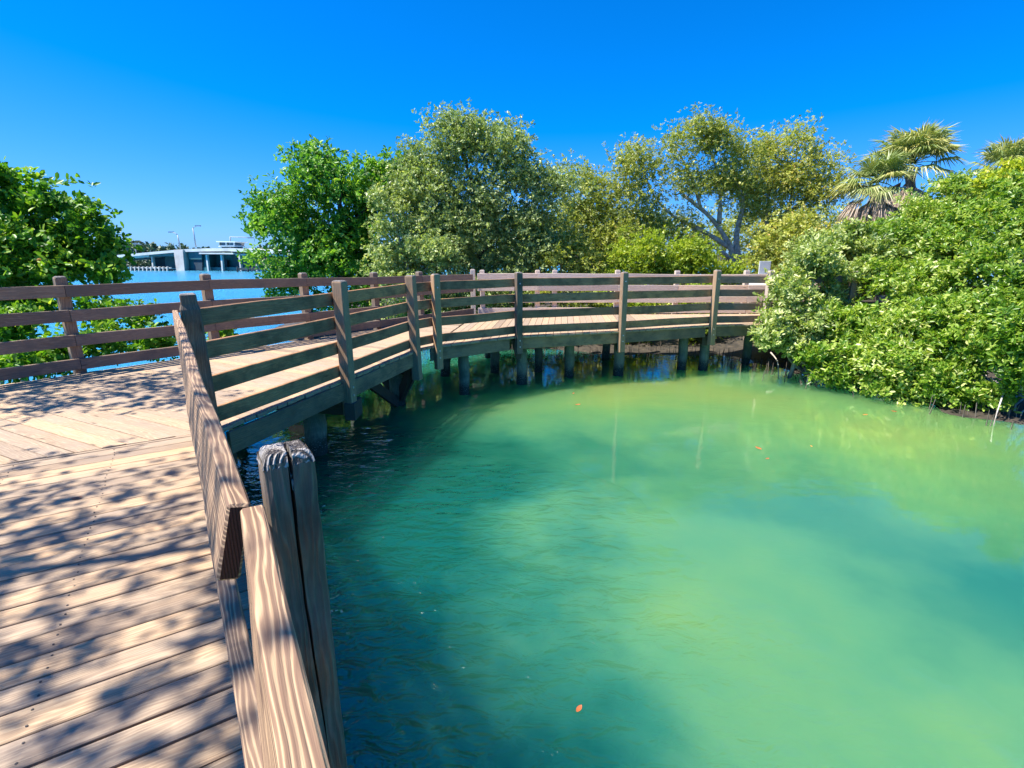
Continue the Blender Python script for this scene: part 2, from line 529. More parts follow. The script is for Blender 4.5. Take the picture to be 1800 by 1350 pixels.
    amp = math_(nt, 'ADD', amp, math_(nt, 'MULTIPLY', math_(nt, 'SUBTRACT', 1.0, mr.outputs[0]), .4))
    amp = math_(nt, 'ADD', amp, math_(nt, 'MULTIPLY', math_(nt, 'SUBTRACT', pt.outputs['Fac'], .5), .5))
    amp = math_(nt, 'MAXIMUM', amp, .05)
    h = math_(nt, 'ADD', math_(nt, 'MULTIPLY', r1.outputs['Fac'], .030), math_(nt, 'MULTIPLY', r2.outputs['Fac'], .022))
    h = math_(nt, 'MULTIPLY', h, amp)
    r3 = N(nt, 'ShaderNodeTexNoise', i_Scale=1.0, i_Detail=4.0, i_Roughness=.6)
    mp3 = N(nt, 'ShaderNodeMapping')
    mp3.inputs['Rotation'].default_value = (0, 0, -.45)
    mp3.inputs['Scale'].default_value = (.35, 2.6, 1)
    nt.links.new(g.outputs['Position'], mp3.inputs[0]); nt.links.new(mp3.outputs[0], r3.inputs['Vector'])
    h = math_(nt, 'ADD', h, math_(nt, 'MULTIPLY', math_(nt, 'MULTIPLY', r3.outputs['Fac'], .06), math_(nt, 'SUBTRACT', 1.0, mr.outputs[0])))
    bp = N(nt, 'ShaderNodeBump', i_Strength=1.0, i_Distance=1.0)
    nt.links.new(h, bp.inputs['Height'])
    nt.links.new(bp.outputs[0], bs.inputs['Normal'])
    return m


wm = MB()
S = 900
wm.v = [Vector((-S, -60, WATER)), Vector((S, -60, WATER)), Vector((S, 2 * S, WATER)), Vector((-S, 2 * S, WATER))]
wm.face((0, 1, 2, 3))
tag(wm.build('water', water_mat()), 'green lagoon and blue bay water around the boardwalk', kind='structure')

# ------------------------------------------------------------------ land: mud shore behind and to the right
SHORE = [(9.5, 2.), (8.5, 5.6), (8.15, 7.1), (7.45, 8.8), (6.6, 9.75), (5.95, 10.6), (5.9, 11.9), (5.4, 12.9), (4.0, 13.7), (2.4, 13.3), (.6, 13.9), (-1.2, 14.0),
         (-3.5, 14.6), (-6.0, 15.3), (-8.2, 16.4), (-9.2, 20), (-8, 34), (20, 60), (70, 60), (70, 0), (24, -3), (12, -3)]


def sdist(px_, py_, poly):
    P = np.array(poly)
    Q = np.roll(P, -1, axis=0)
    dmin = np.full(px_.shape, 1e9)
    ins = np.zeros(px_.shape, bool)
    for (ax, ay), (bx, by) in zip(P, Q):
        ex, ey = bx - ax, by - ay
        t = np.clip(((px_ - ax) * ex + (py_ - ay) * ey) / (ex * ex + ey * ey), 0, 1)
        d = np.hypot(px_ - ax - t * ex, py_ - ay - t * ey)
        dmin = np.minimum(dmin, d)
        c = ((ay > py_) != (by > py_)) & (px_ < (bx - ax) * (py_ - ay) / (by - ay + 1e-12) + ax)
        ins ^= c
    return np.where(ins, dmin, -dmin)


def vnoise(x, y, seed=0):
    r = np.random.default_rng(seed)
    T = r.random((64, 64))
    xi, yi = np.floor(x).astype(int), np.floor(y).astype(int)
    fx, fy = x - xi, y - yi
    fx, fy = fx * fx * (3 - 2 * fx), fy * fy * (3 - 2 * fy)
    g = lambda a, b: T[a % 64, b % 64]
    return (g(xi, yi) * (1 - fx) + g(xi + 1, yi) * fx) * (1 - fy) + (g(xi, yi + 1) * (1 - fx) + g(xi + 1, yi + 1) * fx) * fy


def grid_mesh(name, xs, ys, zf, mat, keep=None):
    X, Y = np.meshgrid(xs, ys)
    Z = zf(X, Y)
    nx, ny = len(xs), len(ys)
    V = np.stack([X, Y, Z], -1).reshape(-1, 3)
    idx = np.arange(nx * ny).reshape(ny, nx)
    F = np.stack([idx[:-1, :-1], idx[:-1, 1:], idx[1:, 1:], idx[1:, :-1]], -1).reshape(-1, 4)
    if keep is not None:
        kz = V[F][:, :, 2].max(1) > keep
        F = F[kz]
    me = bpy.data.meshes.new(name)
    me.from_pydata(V.tolist(), [], F.tolist())
    me.polygons.foreach_set('use_smooth', np.ones(len(F), bool))
    return link(name, me, mat)


MUD = flat('mud', (.075, .058, .04), .7, nscale=5.2, col2=(.022, .019, .014), bump=.05)


def landz(X, Y):
    sd = sdist(X, Y, SHORE) + (vnoise(X * .9, Y * .9, 3) - .5) * 1.0
    return WATER + np.clip(sd * .16, -.4, .6) + (vnoise(X * 2.7, Y * 2.7, 5) - .5) * .10


tag(grid_mesh('ground', np.arange(-11, 30, .3), np.arange(-3, 36, .3), landz, MUD, WATER - .1), 'brown muddy shore under the mangroves', kind='structure')
tag(grid_mesh('far_ground', np.linspace(-330, 330, 60), np.linspace(118, 420, 30),
              lambda X, Y: WATER + np.clip((Y - 122 - 6 * vnoise(X * .05, Y * .02, 8)) * .06, -.4, 1.2), MUD, WATER - .1),
    'low far shore behind the road bridge', kind='structure')

# ------------------------------------------------------------------ boardwalk
U = np.array([-.538, .843])
Nn = np.array([.843, .538])


def sn(s, n, z=0.):
    p = U * s + Nn * n
    return Vector((p[0], p[1], z))


def clip(poly, p, nrm):
    """keep the part of the polygon with (q-p).nrm >= 0"""
    out = []
    for i in range(len(poly)):
        a, b = np.array(poly[i]), np.array(poly[(i + 1) % len(poly)])
        da, db = (a - p) @ nrm, (b - p) @ nrm
        if da >= 0: out.append(tuple(a))
        if da * db < 0: out.append(tuple(a + (b - a) * (da / (da - db))))
    return out


def planks(mb, poly, d, pitch=.1445, gap=.007, s0=0., z=0., th=.038, jit=.0):
    d = np.array(d) / np.hypot(*d)
    nrm = np.array([-d[1], d[0]])
    pr = [np.array(p) @ nrm for p in poly]
    k0, k1 = math.floor((min(pr) - s0) / pitch) - 1, math.ceil((max(pr) - s0) / pitch) + 1
    for k in range(k0, k1):
        lo, hi = s0 + k * pitch + gap / 2 * random.uniform(.6, 1.5), s0 + (k + 1) * pitch - gap / 2 * random.uniform(.6, 1.5)
        q = clip(poly, nrm * lo, nrm)
        if len(q) < 3: continue
        q = clip(q, nrm * hi, -nrm)
        if len(q) < 3: continue
        ar = 0
        for i in range(len(q)):
            ar += q[i][0] * q[(i + 1) % len(q)][1] - q[(i + 1) % len(q)][0] * q[i][1]
        if abs(ar) < .004: continue
        if ar < 0: q = q[::-1]
        # pull/push the ends a little
        r = random.random()
        uo, vo = random.uniform(0, 60), random.uniform(0, 60)
        dz = random.uniform(-.002, .002)
        tl = random.uniform(-.0015, .0015)
        b = len(mb.v)
        n = len(q)
        mid = (lo + hi) / 2
        ext = [np.array(x) @ d for x in q]
        mx_, mn_ = max(ext), min(ext)
        q2 = []
        e1, e2 = random.uniform(0, jit), random.uniform(0, jit)
        for x, e in zip(q, ext):
            x = np.array(x)
            if mx_ - e < .2: x = x - d * e1
            if e - mn_ < .2: x = x + d * e2
            q2.append(x)
        for zz in (0, -th):
            for x in q2:
                mb.v.append(Vector((x[0], x[1], z + zz + dz + tl * ((x @ nrm) - mid) / pitch * 2)))
        uvt = [(uo + x @ d, vo + x @ nrm - lo) for x in q2]
        mb.face(range(b, b + n), uvt, r)
        mb.face(range(b + 2 * n - 1, b + n - 1, -1), uvt[::-1], r)
        for i in range(n):
            j = (i + 1) % n
            L = float(np.hypot(*(q2[j] - q2[i])))
            mb.face((b + i, b + n + i, b + n + j, b + j), [(uo, vo), (uo, vo + th), (uo + L, vo + th), (uo + L, vo)], r)


boardwalk = empty('boardwalk', (-3.2, 6, 0), 'weathered plank boardwalk on piles curving round the green lagoon', 'boardwalk')
E1, E3, E4 = (-2.56, 4.28), (-1.52, 8.2), (-1.36, 8.52)
OUT1, OUTK, OUTE = np.array([-6.2, 5.99]), np.array([-.95, 13.15]), np.array([9.5, 13.08])
LCOR = (-6.97, 4.97)
# region A: square-cut boards under the viewer
pA = [tuple(sn(-1.5, .06)[:2]), tuple(sn(5.04, .14)[:2]), tuple(sn(5.04, -3.2)[:2]), tuple(sn(-1.5, -3.2)[:2])]
dk = MB()
planks(dk, pA[::-1], Nn, pitch=.1441, gap=.009, s0=4.997)
bevel(dk.build('deck', W_deck, boardwalk), .004)
cornL = tuple(sn(5.046, -3.2)[:2])
cornR = tuple(sn(5.046, .14)[:2])
pB = [cornR, E3, E4, tuple(OUTK), LCOR, cornL]
dk = MB()
planks(dk, pB, (-.893, .450), s0=.05, jit=.03)
bevel(dk.build('deck', W_deck, boardwalk), .003)
# region C: boards fan round the bend
POND = [(-1.36, 8.52), (.12, 9.60), (2.2, 10.2), (4.3, 10.98), (5.6, 11.12), (9.5, 11.4)]


def cross_line(p, d, poly):
    """where the line p + t d meets the open polyline"""
    p, d = np.array(p), np.array(d)
    best = None
    for a, b in zip(poly[:-1], poly[1:]):
        a, b = np.array(a), np.array(b)
        e = b - a
        den = d[0] * e[1] - d[1] * e[0]
        if abs(den) < 1e-9: continue
        t = ((a - p)[0] * e[1] - (a - p)[1] * e[0]) / den
        u = ((a - p)[0] * d[1] - (a - p)[1] * d[0]) / den
        if -1e-6 <= u <= 1 + 1e-6 and (best is None or t < best): best = t
    return None if best is None else p + d * best


dk = MB()
dC = np.array([.10, .995])
wC = np.array([.995, -.10])
start = np.array([-1.36, 8.52]) @ wC
mitreA, mitreB = np.array(E4), OUTK
k = 0
while True:
    a = start + k * .1445 + random.uniform(.002, .005)
    b_ = start + (k + 1) * .1445 - random.uniform(.002, .005)
    k += 1
    if a > 9.2: break
    lo = [cross_line(wC * q - dC * 3, dC, POND) for q in (a, b_)]
    hi = [cross_line(wC * q + dC * 0, dC, [tuple(E4), tuple(OUTK), tuple(OUTE)]) for q in (a, b_)]
    # boards left of the kink end on the mitre line
    if any(x is None for x in lo + hi): continue
    pp = [tuple(lo[0] - dC * random.uniform(0, .03)), tuple(lo[1] - dC * random.uniform(0, .03)), tuple(hi[1]), tuple(hi[0])]
    if np.hypot(*(np.array(pp[3]) - pp[0])) < .1: continue
    planks(dk, pp, dC, pitch=50, gap=0, s0=-25)
bevel(dk.build('deck', W_deck, boardwalk), .003)

# screw heads: pairs over the joists
SCR = flat('screw_steel', (.10, .085, .075), .6, .3, 30, metal=.5)
mb = MB()
k0 = 4.997
for k in range(-45, 1):
    for nn_ in (-.02, -.62, -1.22, -1.82, -2.42):
        for o_ in (.035, .108):
            s_ = k0 + k * .1441 + o_ + random.uniform(-.008, .008)
            if not -1.4 < s_ < 4.98: continue
            c_ = sn(s_, nn_ + random.uniform(-.008, .008), 0)
            mb.tube([(c_.x, c_.y, -.01), (c_.x, c_.y, .0032)], .0042, 6)
tag(mb.build('screws', SCR, boardwalk), kind='stuff')

# fascia boards, joists, beams, piles
def fascia(p, q, inset=.05, z0=-.255, z1=-.042, name='fascia_board', mat=W_fasc, w=.042):
    p, q = np.array(p, float), np.array(q, float)
    d = (q - p) / np.hypot(*(q - p))
    n_ = np.array([-d[1], d[0]])
    p, q = p + n_ * inset, q + n_ * inset
    mb = MB()
    mb.beam((p[0], p[1], (z0 + z1) / 2), (q[0], q[1], (z0 + z1) / 2), w, z1 - z0)
    return bevel(mb.build(name, mat, boardwalk), .004)


fascia(sn(-1.5, .06)[:2], sn(5.0, .12)[:2])
fascia((-2.53, 4.36), (-2.02, 6.26))
fascia((-2.0, 6.32), E3)
fascia(E4, (-.02, 9.50))
fascia((.17, 9.62), (2.15, 10.19), inset=.05)
fascia((2.28, 10.23), (4.2, 10.94), inset=.05)
fascia((4.32, 10.98), (5.6, 11.12), inset=.05)
fascia((5.64, 11.12), (9.4, 11.38), inset=.05)
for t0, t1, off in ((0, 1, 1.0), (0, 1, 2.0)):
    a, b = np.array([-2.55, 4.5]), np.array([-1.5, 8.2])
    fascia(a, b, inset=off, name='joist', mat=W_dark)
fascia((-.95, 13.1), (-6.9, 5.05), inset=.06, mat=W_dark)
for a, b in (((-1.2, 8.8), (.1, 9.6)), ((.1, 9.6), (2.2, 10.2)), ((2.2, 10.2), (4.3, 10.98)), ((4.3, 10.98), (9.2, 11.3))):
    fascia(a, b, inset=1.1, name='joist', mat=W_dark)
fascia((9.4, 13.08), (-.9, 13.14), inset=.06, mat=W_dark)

PILES = [((-2.62, 6.42), .145), ((-2.02, 8.70), .14), ((-.38, 11.2), .105), ((.20, 10.15), .11), ((.60, 11.25), .09), ((1.23, 10.72), .105), ((2.32, 10.85), .115),
         ((3.88, 11.4), .105), ((4.35, 11.35), .105), ((5.6, 11.95), .10), ((-1.45, 10.9), .11), ((-3.2, 10.0), .12), ((-4.55, 8.0), .12), ((-5.9, 6.2), .12),
         ((-3.3, 4.7), .12), ((2.4, 12.8), .10), ((-.6, 12.9), .10), ((7.0, 12.2), .10), ((-.9, 9.35), .10)]
pile_top = -.26
for (x, y), r in PILES:
    mb = MB()
    k = 11
    path = [(x + .008 * math.sin(i * 2), y + .008 * math.cos(i * 3), WATER - .5 + (pile_top - WATER + .5) * i / 6) for i in range(7)]
    mb.tube(path, [r * (1 + .03 * math.sin(i * 1.7)) for i in range(7)], k, r=random.random())
    mb.build('pile', W_pile, boardwalk)


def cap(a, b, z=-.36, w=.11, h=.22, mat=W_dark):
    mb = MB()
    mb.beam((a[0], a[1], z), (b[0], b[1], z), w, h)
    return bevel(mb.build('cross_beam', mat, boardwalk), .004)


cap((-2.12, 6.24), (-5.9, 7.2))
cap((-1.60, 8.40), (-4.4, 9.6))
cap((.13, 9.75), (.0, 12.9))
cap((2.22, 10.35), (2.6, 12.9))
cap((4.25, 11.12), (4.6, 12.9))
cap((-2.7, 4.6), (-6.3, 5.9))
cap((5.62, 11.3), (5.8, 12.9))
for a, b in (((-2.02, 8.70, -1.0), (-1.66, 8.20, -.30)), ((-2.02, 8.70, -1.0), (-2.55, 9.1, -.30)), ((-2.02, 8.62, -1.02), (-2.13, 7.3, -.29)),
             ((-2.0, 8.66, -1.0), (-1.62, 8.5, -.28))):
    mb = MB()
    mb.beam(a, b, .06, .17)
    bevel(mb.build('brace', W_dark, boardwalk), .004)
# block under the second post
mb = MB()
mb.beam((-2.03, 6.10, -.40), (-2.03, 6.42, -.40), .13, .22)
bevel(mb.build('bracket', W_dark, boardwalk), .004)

# ------------------------------------------------------------------ railings
RZ = [(.995, .15), (.705, .15), (.40, .15), (.112, .145)]     # centre height and depth of the four rails
BOLT = flat('galvanised_bolt', (.55, .55, .55), .4, .3, 20, metal=.7)
RUST = flat('rusty_bolt', (.10, .05, .03), .8, .3, 20)


def post(parent, x, y, z0, z1, w, ang, mat=W_post, lean=(0, 0), top=W_top, d=None, collar=0., bolts=()):
    """square post with a weathered chamfered head; z1 is the tip, lean moves the head"""
    d = d or w
    mb = MB()
    ca, sa = math.cos(ang), math.sin(ang)
    levels = [(z0, 1.0), (z0 + (z1 - z0) * .3, 1.0), (z0 + (z1 - z0) * .6, 1.0), (z1 - .03 - collar, 1.0)]
    if collar: levels += [(z1 - collar + .01, .82), (z1 - .02, .80)]
    levels += [(z1 - .012, .93 if not collar else .78), (z1, .62)]
    uo, vo = random.uniform(0, 40), random.uniform(0, 40)
    r = random.random()
    ch = .14
    prof = [(-1, -1 + ch), (-1 + ch, -1), (1 - ch, -1), (1, -1 + ch), (1, 1 - ch), (1 - ch, 1), (-1 + ch, 1), (-1, 1 - ch)]
    per = [0]
    for i in range(8):
        a, b = prof[i], prof[(i + 1) % 8]
        per.append(per[-1] + math.hypot(a[0] - b[0], a[1] - b[1]) * w / 2)
    for z, k in levels:
        t = (z - z0) / (z1 - z0)
        ox, oy = lean[0] * t, lean[1] * t
        for px_, py_ in prof:
            a, b = px_ * w / 2 * k, py_ * d / 2 * k
            mb.v.append(Vector((x + ox + a * ca - b * sa, y + oy + a * sa + b * ca, z + (random.uniform(-.004, .004) if z > z1 - .02 else 0))))
    nl = len(levels)
    for i in range(nl - 1):
        for j in range(8):
            p, q = i * 8 + j, i * 8 + (j + 1) % 8
            mb.face((p, q, q + 8, p + 8), [(uo + levels[i][0], vo + per[j]), (uo + levels[i][0], vo + per[j + 1]),
                                           (uo + levels[i + 1][0], vo + per[j + 1]), (uo + levels[i + 1][0], vo + per[j])], r, 1 if i >= nl - 2 else 0)
    mb.face(range((nl - 1) * 8, nl * 8), None, r, 1)
    mb.face(range(7, -1, -1), None, r, 0)
    o = mb.build('post', [mat, top], parent)
    for z in bolts:
        bm_ = MB()
        t = (z - z0) / (z1 - z0)
        fx, fy = sa, -ca                       # outward normal of the front (-d) face
        cx, cy = x + lean[0] * t + fx * d / 2, y + lean[1] * t + fy * d / 2
        bm_.tube([(cx - fx * .01, cy - fy * .01, z), (cx + fx * .009, cy + fy * .009, z)], .014, 8)
        bm_.build('bolt', BOLT, o)
    return o


def rails(parent, p, q, mat, zs=None, th=.04, dz0=0., dz1=0., twist=(0, 0), ends=None):
    """four rails from p to q (plan points of their centre line)"""
    for i, (z, h) in enumerate(zs or RZ):
        mb = MB()
        k = (z / 1.0)
        mb.beam((p[0], p[1], z + dz0 * k), (q[0], q[1], z + dz1 * k), th, h, em=1 if ends else None, wav=.003, step=.3, twist=twist)
        bevel(mb.build('rail', [mat, ends] if ends else mat, parent), .005)


G = 'timber railings of the boardwalk'
# near railing -------------------------------------------------
near = empty('railing', sn(2.5, .1), 'near wooden railing with a thick split post, between the dappled deck and the water', 'railing', G)
rails(near, sn(-1.3, -.035), sn(.955, .050), W_near, zs=RZ[:1], ends=W_end, twist=(24, 2))
rails(near, sn(.985, .018), sn(5.12, -.066), W_near, zs=RZ[:1], ends=W_end, twist=(14, 2))
rails(near, sn(-1.3, .024), sn(5.12, -.042), W_near, zs=RZ[1:], ends=W_end)
post(near, *sn(5.04, .058)[:2], -.12, 1.205, .15, math.atan2(U[1], U[0]), mat=W_grey, lean=(-.02, .0), collar=.10)
post(near, *sn(-.95, .09)[:2], -.45, 1.16, .115, math.atan2(U[1], U[0]), mat=W_grey)


def split_post():
    """big weathered post with a drying crack down the face and raised growth rings on its end grain"""
    mb = MB()
    w, d = .094, .102
    cx, cy = 1.044, .1295          # s, n of the centre
    ztop = 1.14
    # outline in (n, s) local coordinates, starting left of the crack on the near face, going round
    def outline(open_, depth):
        o = []
        c = .004
        ch = .012
        o.append((c - open_ / 2, -d / 2))
        o.append((c, -d / 2 + depth))
        o.append((c + open_ / 2, -d / 2))
        for t in (.35, .7): o.append((c + open_ / 2 + (w / 2 - ch - c - open_ / 2) * t, -d / 2 + .001 * math.sin(t * 9)))
        o.append((w / 2 - ch, -d / 2)); o.append((w / 2 - .003, -d / 2 + .004)); o.append((w / 2, -d / 2 + ch))
        for t in (.25, .5, .75): o.append((w / 2, -d / 2 + d * t))
        o.append((w / 2, d / 2 - ch)); o.append((w / 2 - ch, d / 2))
        for t in (.25, .5, .75): o.append((w / 2 - w * t, d / 2))
        o.append((-w / 2 + ch, d / 2)); o.append((-w / 2, d / 2 - ch))
        for t in (.25, .5, .75): o.append((-w / 2, d / 2 - d * t))
        o.append((-w / 2, -d / 2 + ch)); o.append((-w / 2 + .003, -d / 2 + .004)); o.append((-w / 2 + ch, -d / 2))
        for t in (.3, .65): o.append((-w / 2 + ch + (c - open_ / 2 + w / 2 - ch) * t, -d / 2 + .001 * math.sin(t * 7)))
        return o
    zs = list(np.linspace(-.5, .45, 6)) + list(np.linspace(.55, ztop - .03, 14)) + [ztop - .016]
    n = len(outline(.01, .03))
    per = None
    for z in zs:
        t = max(0., min(1., (z - .35) / (ztop - .35)))
        ol = outline(.0012 + .0075 * t ** .8, .004 + .05 * t)
        if per is None:
            per = [0]
            for i in range(n):
                a, b = ol[i], ol[(i + 1) % n]
                per.append(per[-1] + math.hypot(a[0] - b[0], a[1] - b[1]))
        shift = .006 * math.sin(z * 5) * (1 if z > .3 else 0)
        for i, (a, b) in enumerate(ol):
            aa = a + (shift if i in (0, 1, 2) else 0)
            k = .965 if z > ztop - .02 else 1
            jx, jy = (random.uniform(-.0012, .0012) for _ in range(2))
            mb.v.append(sn(cx + b * k + jy, cy + aa * k + jx, z))
    for i in range(len(zs) - 1):
        for j in range(n):
            p, q = i * n + j, i * n + (j + 1) % n
            mb.face((p, q, q + n, p + n), [(zs[i], 3 + per[j]), (zs[i], 3 + per[j + 1]), (zs[i + 1], 3 + per[j + 1]), (zs[i + 1], 3 + per[j])], .35, 0)
    # end grain: a fine grid with raised growth rings round a pith just outside the near face
    K = 44
    base = len(mb.v)
    pa_, pb_ = .004, -.082
    for i in range(K + 1):
        for j in range(K + 1):
            a, b = -w / 2 + w * i / K, -d / 2 + d * j / K
            e = min(w / 2 - abs(a), d / 2 - abs(b))
            rr = math.hypot(a - pa_, b - pb_)
            z = ztop + .0038 * abs(math.sin(rr * 390 + .5 * math.sin(a * 110) + .4 * math.sin(b * 70))) + random.uniform(-.0009, .0009)
            z -= .026 * max(0., 1 - e / .014) ** 2
            z -= .006 * (rr / .1) ** 2
            k = abs(a - .004 - .006 * math.sin(b * 40) * .3)
            if b < -.002 and k < .004: z -= .05
            elif b < .03 and k < .003: z -= .02
            mb.v.append(sn(cx + b, cy + a, z))
    for i in range(K):
        for j in range(K):
            p = base + i * (K + 1) + j
            mb.face((p, p + 1, p + K + 2, p + K + 1), None, .5, 1)
    return mb.build('post', [W_grey, W_top], near)


split_post()

# pond side, first reach ------------------------------------------------
reach1 = empty('railing', (-2.0, 6.2, 0), 'shaded railing along the first straight reach above the braced pile', 'railing', G)
dir1 = np.array([-1.55 + 2.55, 8.31 - 4.26]); dir1 /= np.hypot(*dir1)
n1_ = np.array([dir1[1], -dir1[0]])                       # towards the pond
a1 = math.atan2(dir1[1], dir1[0])
P1p, P2p, P3p = np.array([-2.60, 4.40]), np.array([-2.075, 6.2]), np.array([-1.57, 8.12])
rl = lambda p, off=-.075: p + n1_ * off
rails(reach1, rl(P1p) - dir1 * .08, rl(P2p), W_rail)
rails(reach1, rl(P2p) + dir1 * .004, rl(P3p) + dir1 * .08, W_rail)
post(reach1, *(P2p + n1_ * .025), -.46, 1.215, .135, a1, bolts=(-.10, -.2))
post(reach1, *(P3p + n1_ * .025), -.47, 1.20, .135, a1, lean=(-.03, .0), bolts=())

reach2 = empty('railing', (2.2, 10.2, 0), 'long four-bay railing on the pond side of the far bend', 'railing', G)
PP = [np.array(p) for p in ((-1.27, 8.60), (.12, 9.62), (2.2, 10.2), (4.32, 10.98), (5.52, 11.12))]
ztop = [1.20, 1.185, 1.16, 1.165, 1.15]
zbot = [-.40, -.33, -.42, -.42, -.45]
for i in range(4):
    p, q = PP[i], PP[i + 1]
    d = (q - p) / np.hypot(*(q - p))
    nn = np.array([d[1], -d[0]])
    h0, h1 = -.0, -.0
    rails(reach2, p - nn * .075 + d * (.003 if i else -.05), q - nn * .075, W_rail if i < 3 else W_red, dz0=[0, 0, -.01, -.03][i], dz1=[0, -.01, -.03, -.05][i])
    if i == 0:
        rails(reach2, rl(P3p) + dir1 * .09 + np.array([.0, .0]), p - nn * .075 - d * .055, W_rail)
mats = [W_post, W_grey, W_post, W_post, W_pale]
for i, p in enumerate(PP):
    d = (PP[min(i + 1, 4)] - PP[max(i - 1, 0)])
    ang = math.atan2(d[1], d[0])
    nn = np.array([d[1], -d[0]]) / np.hypot(*d)
    post(reach2, *(p + nn * .025), zbot[i], ztop[i], .12, ang, mat=mats[i], lean=(0, 0), bolts=(-.08, -.2, .98) if i in (0, 1, 2, 3) else (), d=.12)
# it carries on into the bushes
rails(reach2, (5.60, 11.17), (8.9, 11.38), W_red, dz0=-.05, dz1=-.05)
post(reach2, 7.4, 11.25, -.4, 1.12, .12, .06, mat=W_post)

# outer railing, bay side -----------------------------------------------
od = (OUTK - OUT1) / np.hypot(*(OUTK - OUT1))
on_ = np.array([-od[1], od[0]])                           # away from the deck
outer = empty('railing', (-4.7, 8.04, 0), 'reddish railing along the blue bay side, seen across the whole left half', 'railing', G)
OQ = [np.array(p) for p in ((-7.35, 4.42), (-5.73, 6.63), (-4.70, 8.04), (-3.72, 9.37), (-2.78, 10.66), (-2.03, 11.68), (-1.0, 13.08))]
oh = [1.18, 1.15, 1.145, 1.11, 1.07, 1.05, 1.03]           # rail top at each post
for i in range(6):
    p, q = OQ[i] - on_ * .03, OQ[i + 1] - on_ * .03
    for (z, h) in RZ:
        mb = MB()
        k0, k1 = (z + .07) / 1.07, (z + .07) / 1.07
        mb.beam((*(p + od * .003), oh[i] * k0 - .07), (*(q), oh[i + 1] * k1 - .07), .04, h, wav=.003, step=.3)
        bevel(mb.build('rail', W_red, outer), .005)
for i, p in enumerate(OQ):
    if i == 6: continue
    post(outer, *(p + on_ * .055), -.3, oh[i] + (.11 if i < 2 else .09), .125, math.atan2(od[1], od[0]), mat=W_red if i else W_grey, lean=(-.03, .03) if i == 1 else (0, 0))

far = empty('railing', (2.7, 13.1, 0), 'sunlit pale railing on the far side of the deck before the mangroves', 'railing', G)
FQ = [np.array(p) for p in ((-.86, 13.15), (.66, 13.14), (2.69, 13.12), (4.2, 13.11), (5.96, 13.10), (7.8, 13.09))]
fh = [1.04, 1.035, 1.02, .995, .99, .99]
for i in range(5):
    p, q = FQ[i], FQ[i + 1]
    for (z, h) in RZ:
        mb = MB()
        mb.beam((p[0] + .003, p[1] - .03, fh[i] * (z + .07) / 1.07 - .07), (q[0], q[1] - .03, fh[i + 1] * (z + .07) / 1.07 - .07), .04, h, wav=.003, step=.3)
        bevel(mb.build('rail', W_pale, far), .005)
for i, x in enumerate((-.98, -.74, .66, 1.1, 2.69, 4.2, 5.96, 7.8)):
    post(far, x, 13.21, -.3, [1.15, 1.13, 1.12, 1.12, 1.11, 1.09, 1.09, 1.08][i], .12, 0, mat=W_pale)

# blank white notice boards beyond the far bay
WHITE = flat('white_board', (.78, .79, .80), .5, .12, 2.5)
sign = empty('notice_board', at(1344, 500, 13.6), 'blank white notice board on posts behind the far end of the railing', 'sign')
mb = MB(); a, b = at(1333, 481, 13.6), at(1355, 459, 13.6)
mb.box((a[0], 13.58, a[2] - .08), (b[0], 13.61, b[2]))
bevel(mb.build('upright_panel', WHITE, sign), .003)
mb = MB(); a, b = at(1312, 504, 13.5), at(1347, 483, 13.5)
mb.beam((a[0], 13.42, (a[2] + b[2]) / 2), (b[0], 13.42, (a[2] + b[2]) / 2), .03, .34, up=(0, .5, .85), step=9)
bevel(mb.build('slanted_panel', WHITE, sign), .003)
for x in (a[0] + .1, b[0] - .06):
    mb = MB(); mb.box((x, 13.50, -.75), (x + .07, 13.56, a[2] + .12)); mb.build('leg', W_pale, sign)

# ------------------------------------------------------------------ foliage
def leaf_mesh(name, P, Dr, Nr, Ln, Wd, rnd, mat, parent, shape=6):
    """P base points, Dr leaf directions, Nr approximate normals, Ln/Wd sizes"""
    n = len(P)
    Dr = Dr / np.linalg.norm(Dr, axis=1, keepdims=True)
    S_ = np.cross(Dr, Nr)
    S_ /= np.linalg.norm(S_, axis=1, keepdims=True) + 1e-9
    Nn_ = np.cross(S_, Dr)
    L, W = Ln[:, None], Wd[:, None]
    if shape == 6:
        pts = [P, P + Dr * L * .38 + S_ * W * .42 + Nn_ * W * .12, P + Dr * L * .78 + S_ * W * .38 + Nn_ * W * .08, P + Dr * L - Nn_ * L * .06,
               P + Dr * L * .78 - S_ * W * .38 + Nn_ * W * .08, P + Dr * L * .38 - S_ * W * .42 + Nn_ * W * .12]
        V = np.stack(pts, 1).reshape(-1, 3)
        b = np.arange(n) * 6
        F = np.stack([np.stack([b, b + 1, b + 2, b + 3], 1), np.stack([b, b + 3, b + 4, b + 5], 1)], 1).reshape(-1, 4)
        R = np.repeat(rnd, 2)
    else:
        pts = [P, P + Dr * L * .55 + S_ * W * .5 + Nn_ * W * .12, P + Dr * L, P + Dr * L * .55 - S_ * W * .5 + Nn_ * W * .12]
        V = np.stack(pts, 1).reshape(-1, 3)
        b = np.arange(n) * 4
        F = np.stack([b, b + 1, b + 2, b + 3], 1)
        R = rnd
    me = bpy.data.meshes.new(name)
    nf = len(F)
    me.vertices.add(len(V)); me.vertices.foreach_set('co', V.astype(np.float32).ravel())
    me.loops.add(nf * 4); me.loops.foreach_set('vertex_index', F.astype(np.int32).ravel())
    me.polygons.add(nf)
    me.polygons.foreach_set('loop_start', (np.arange(nf) * 4).astype(np.int32))
    me.polygons.foreach_set('loop_total', np.full(nf, 4, np.int32))
    a = me.attributes.new('rnd', 'FLOAT', 'FACE'); a.data.foreach_set('value', R.astype(np.float32))
    me.update(calc_edges=True)
    return link(name, me, mat, parent)


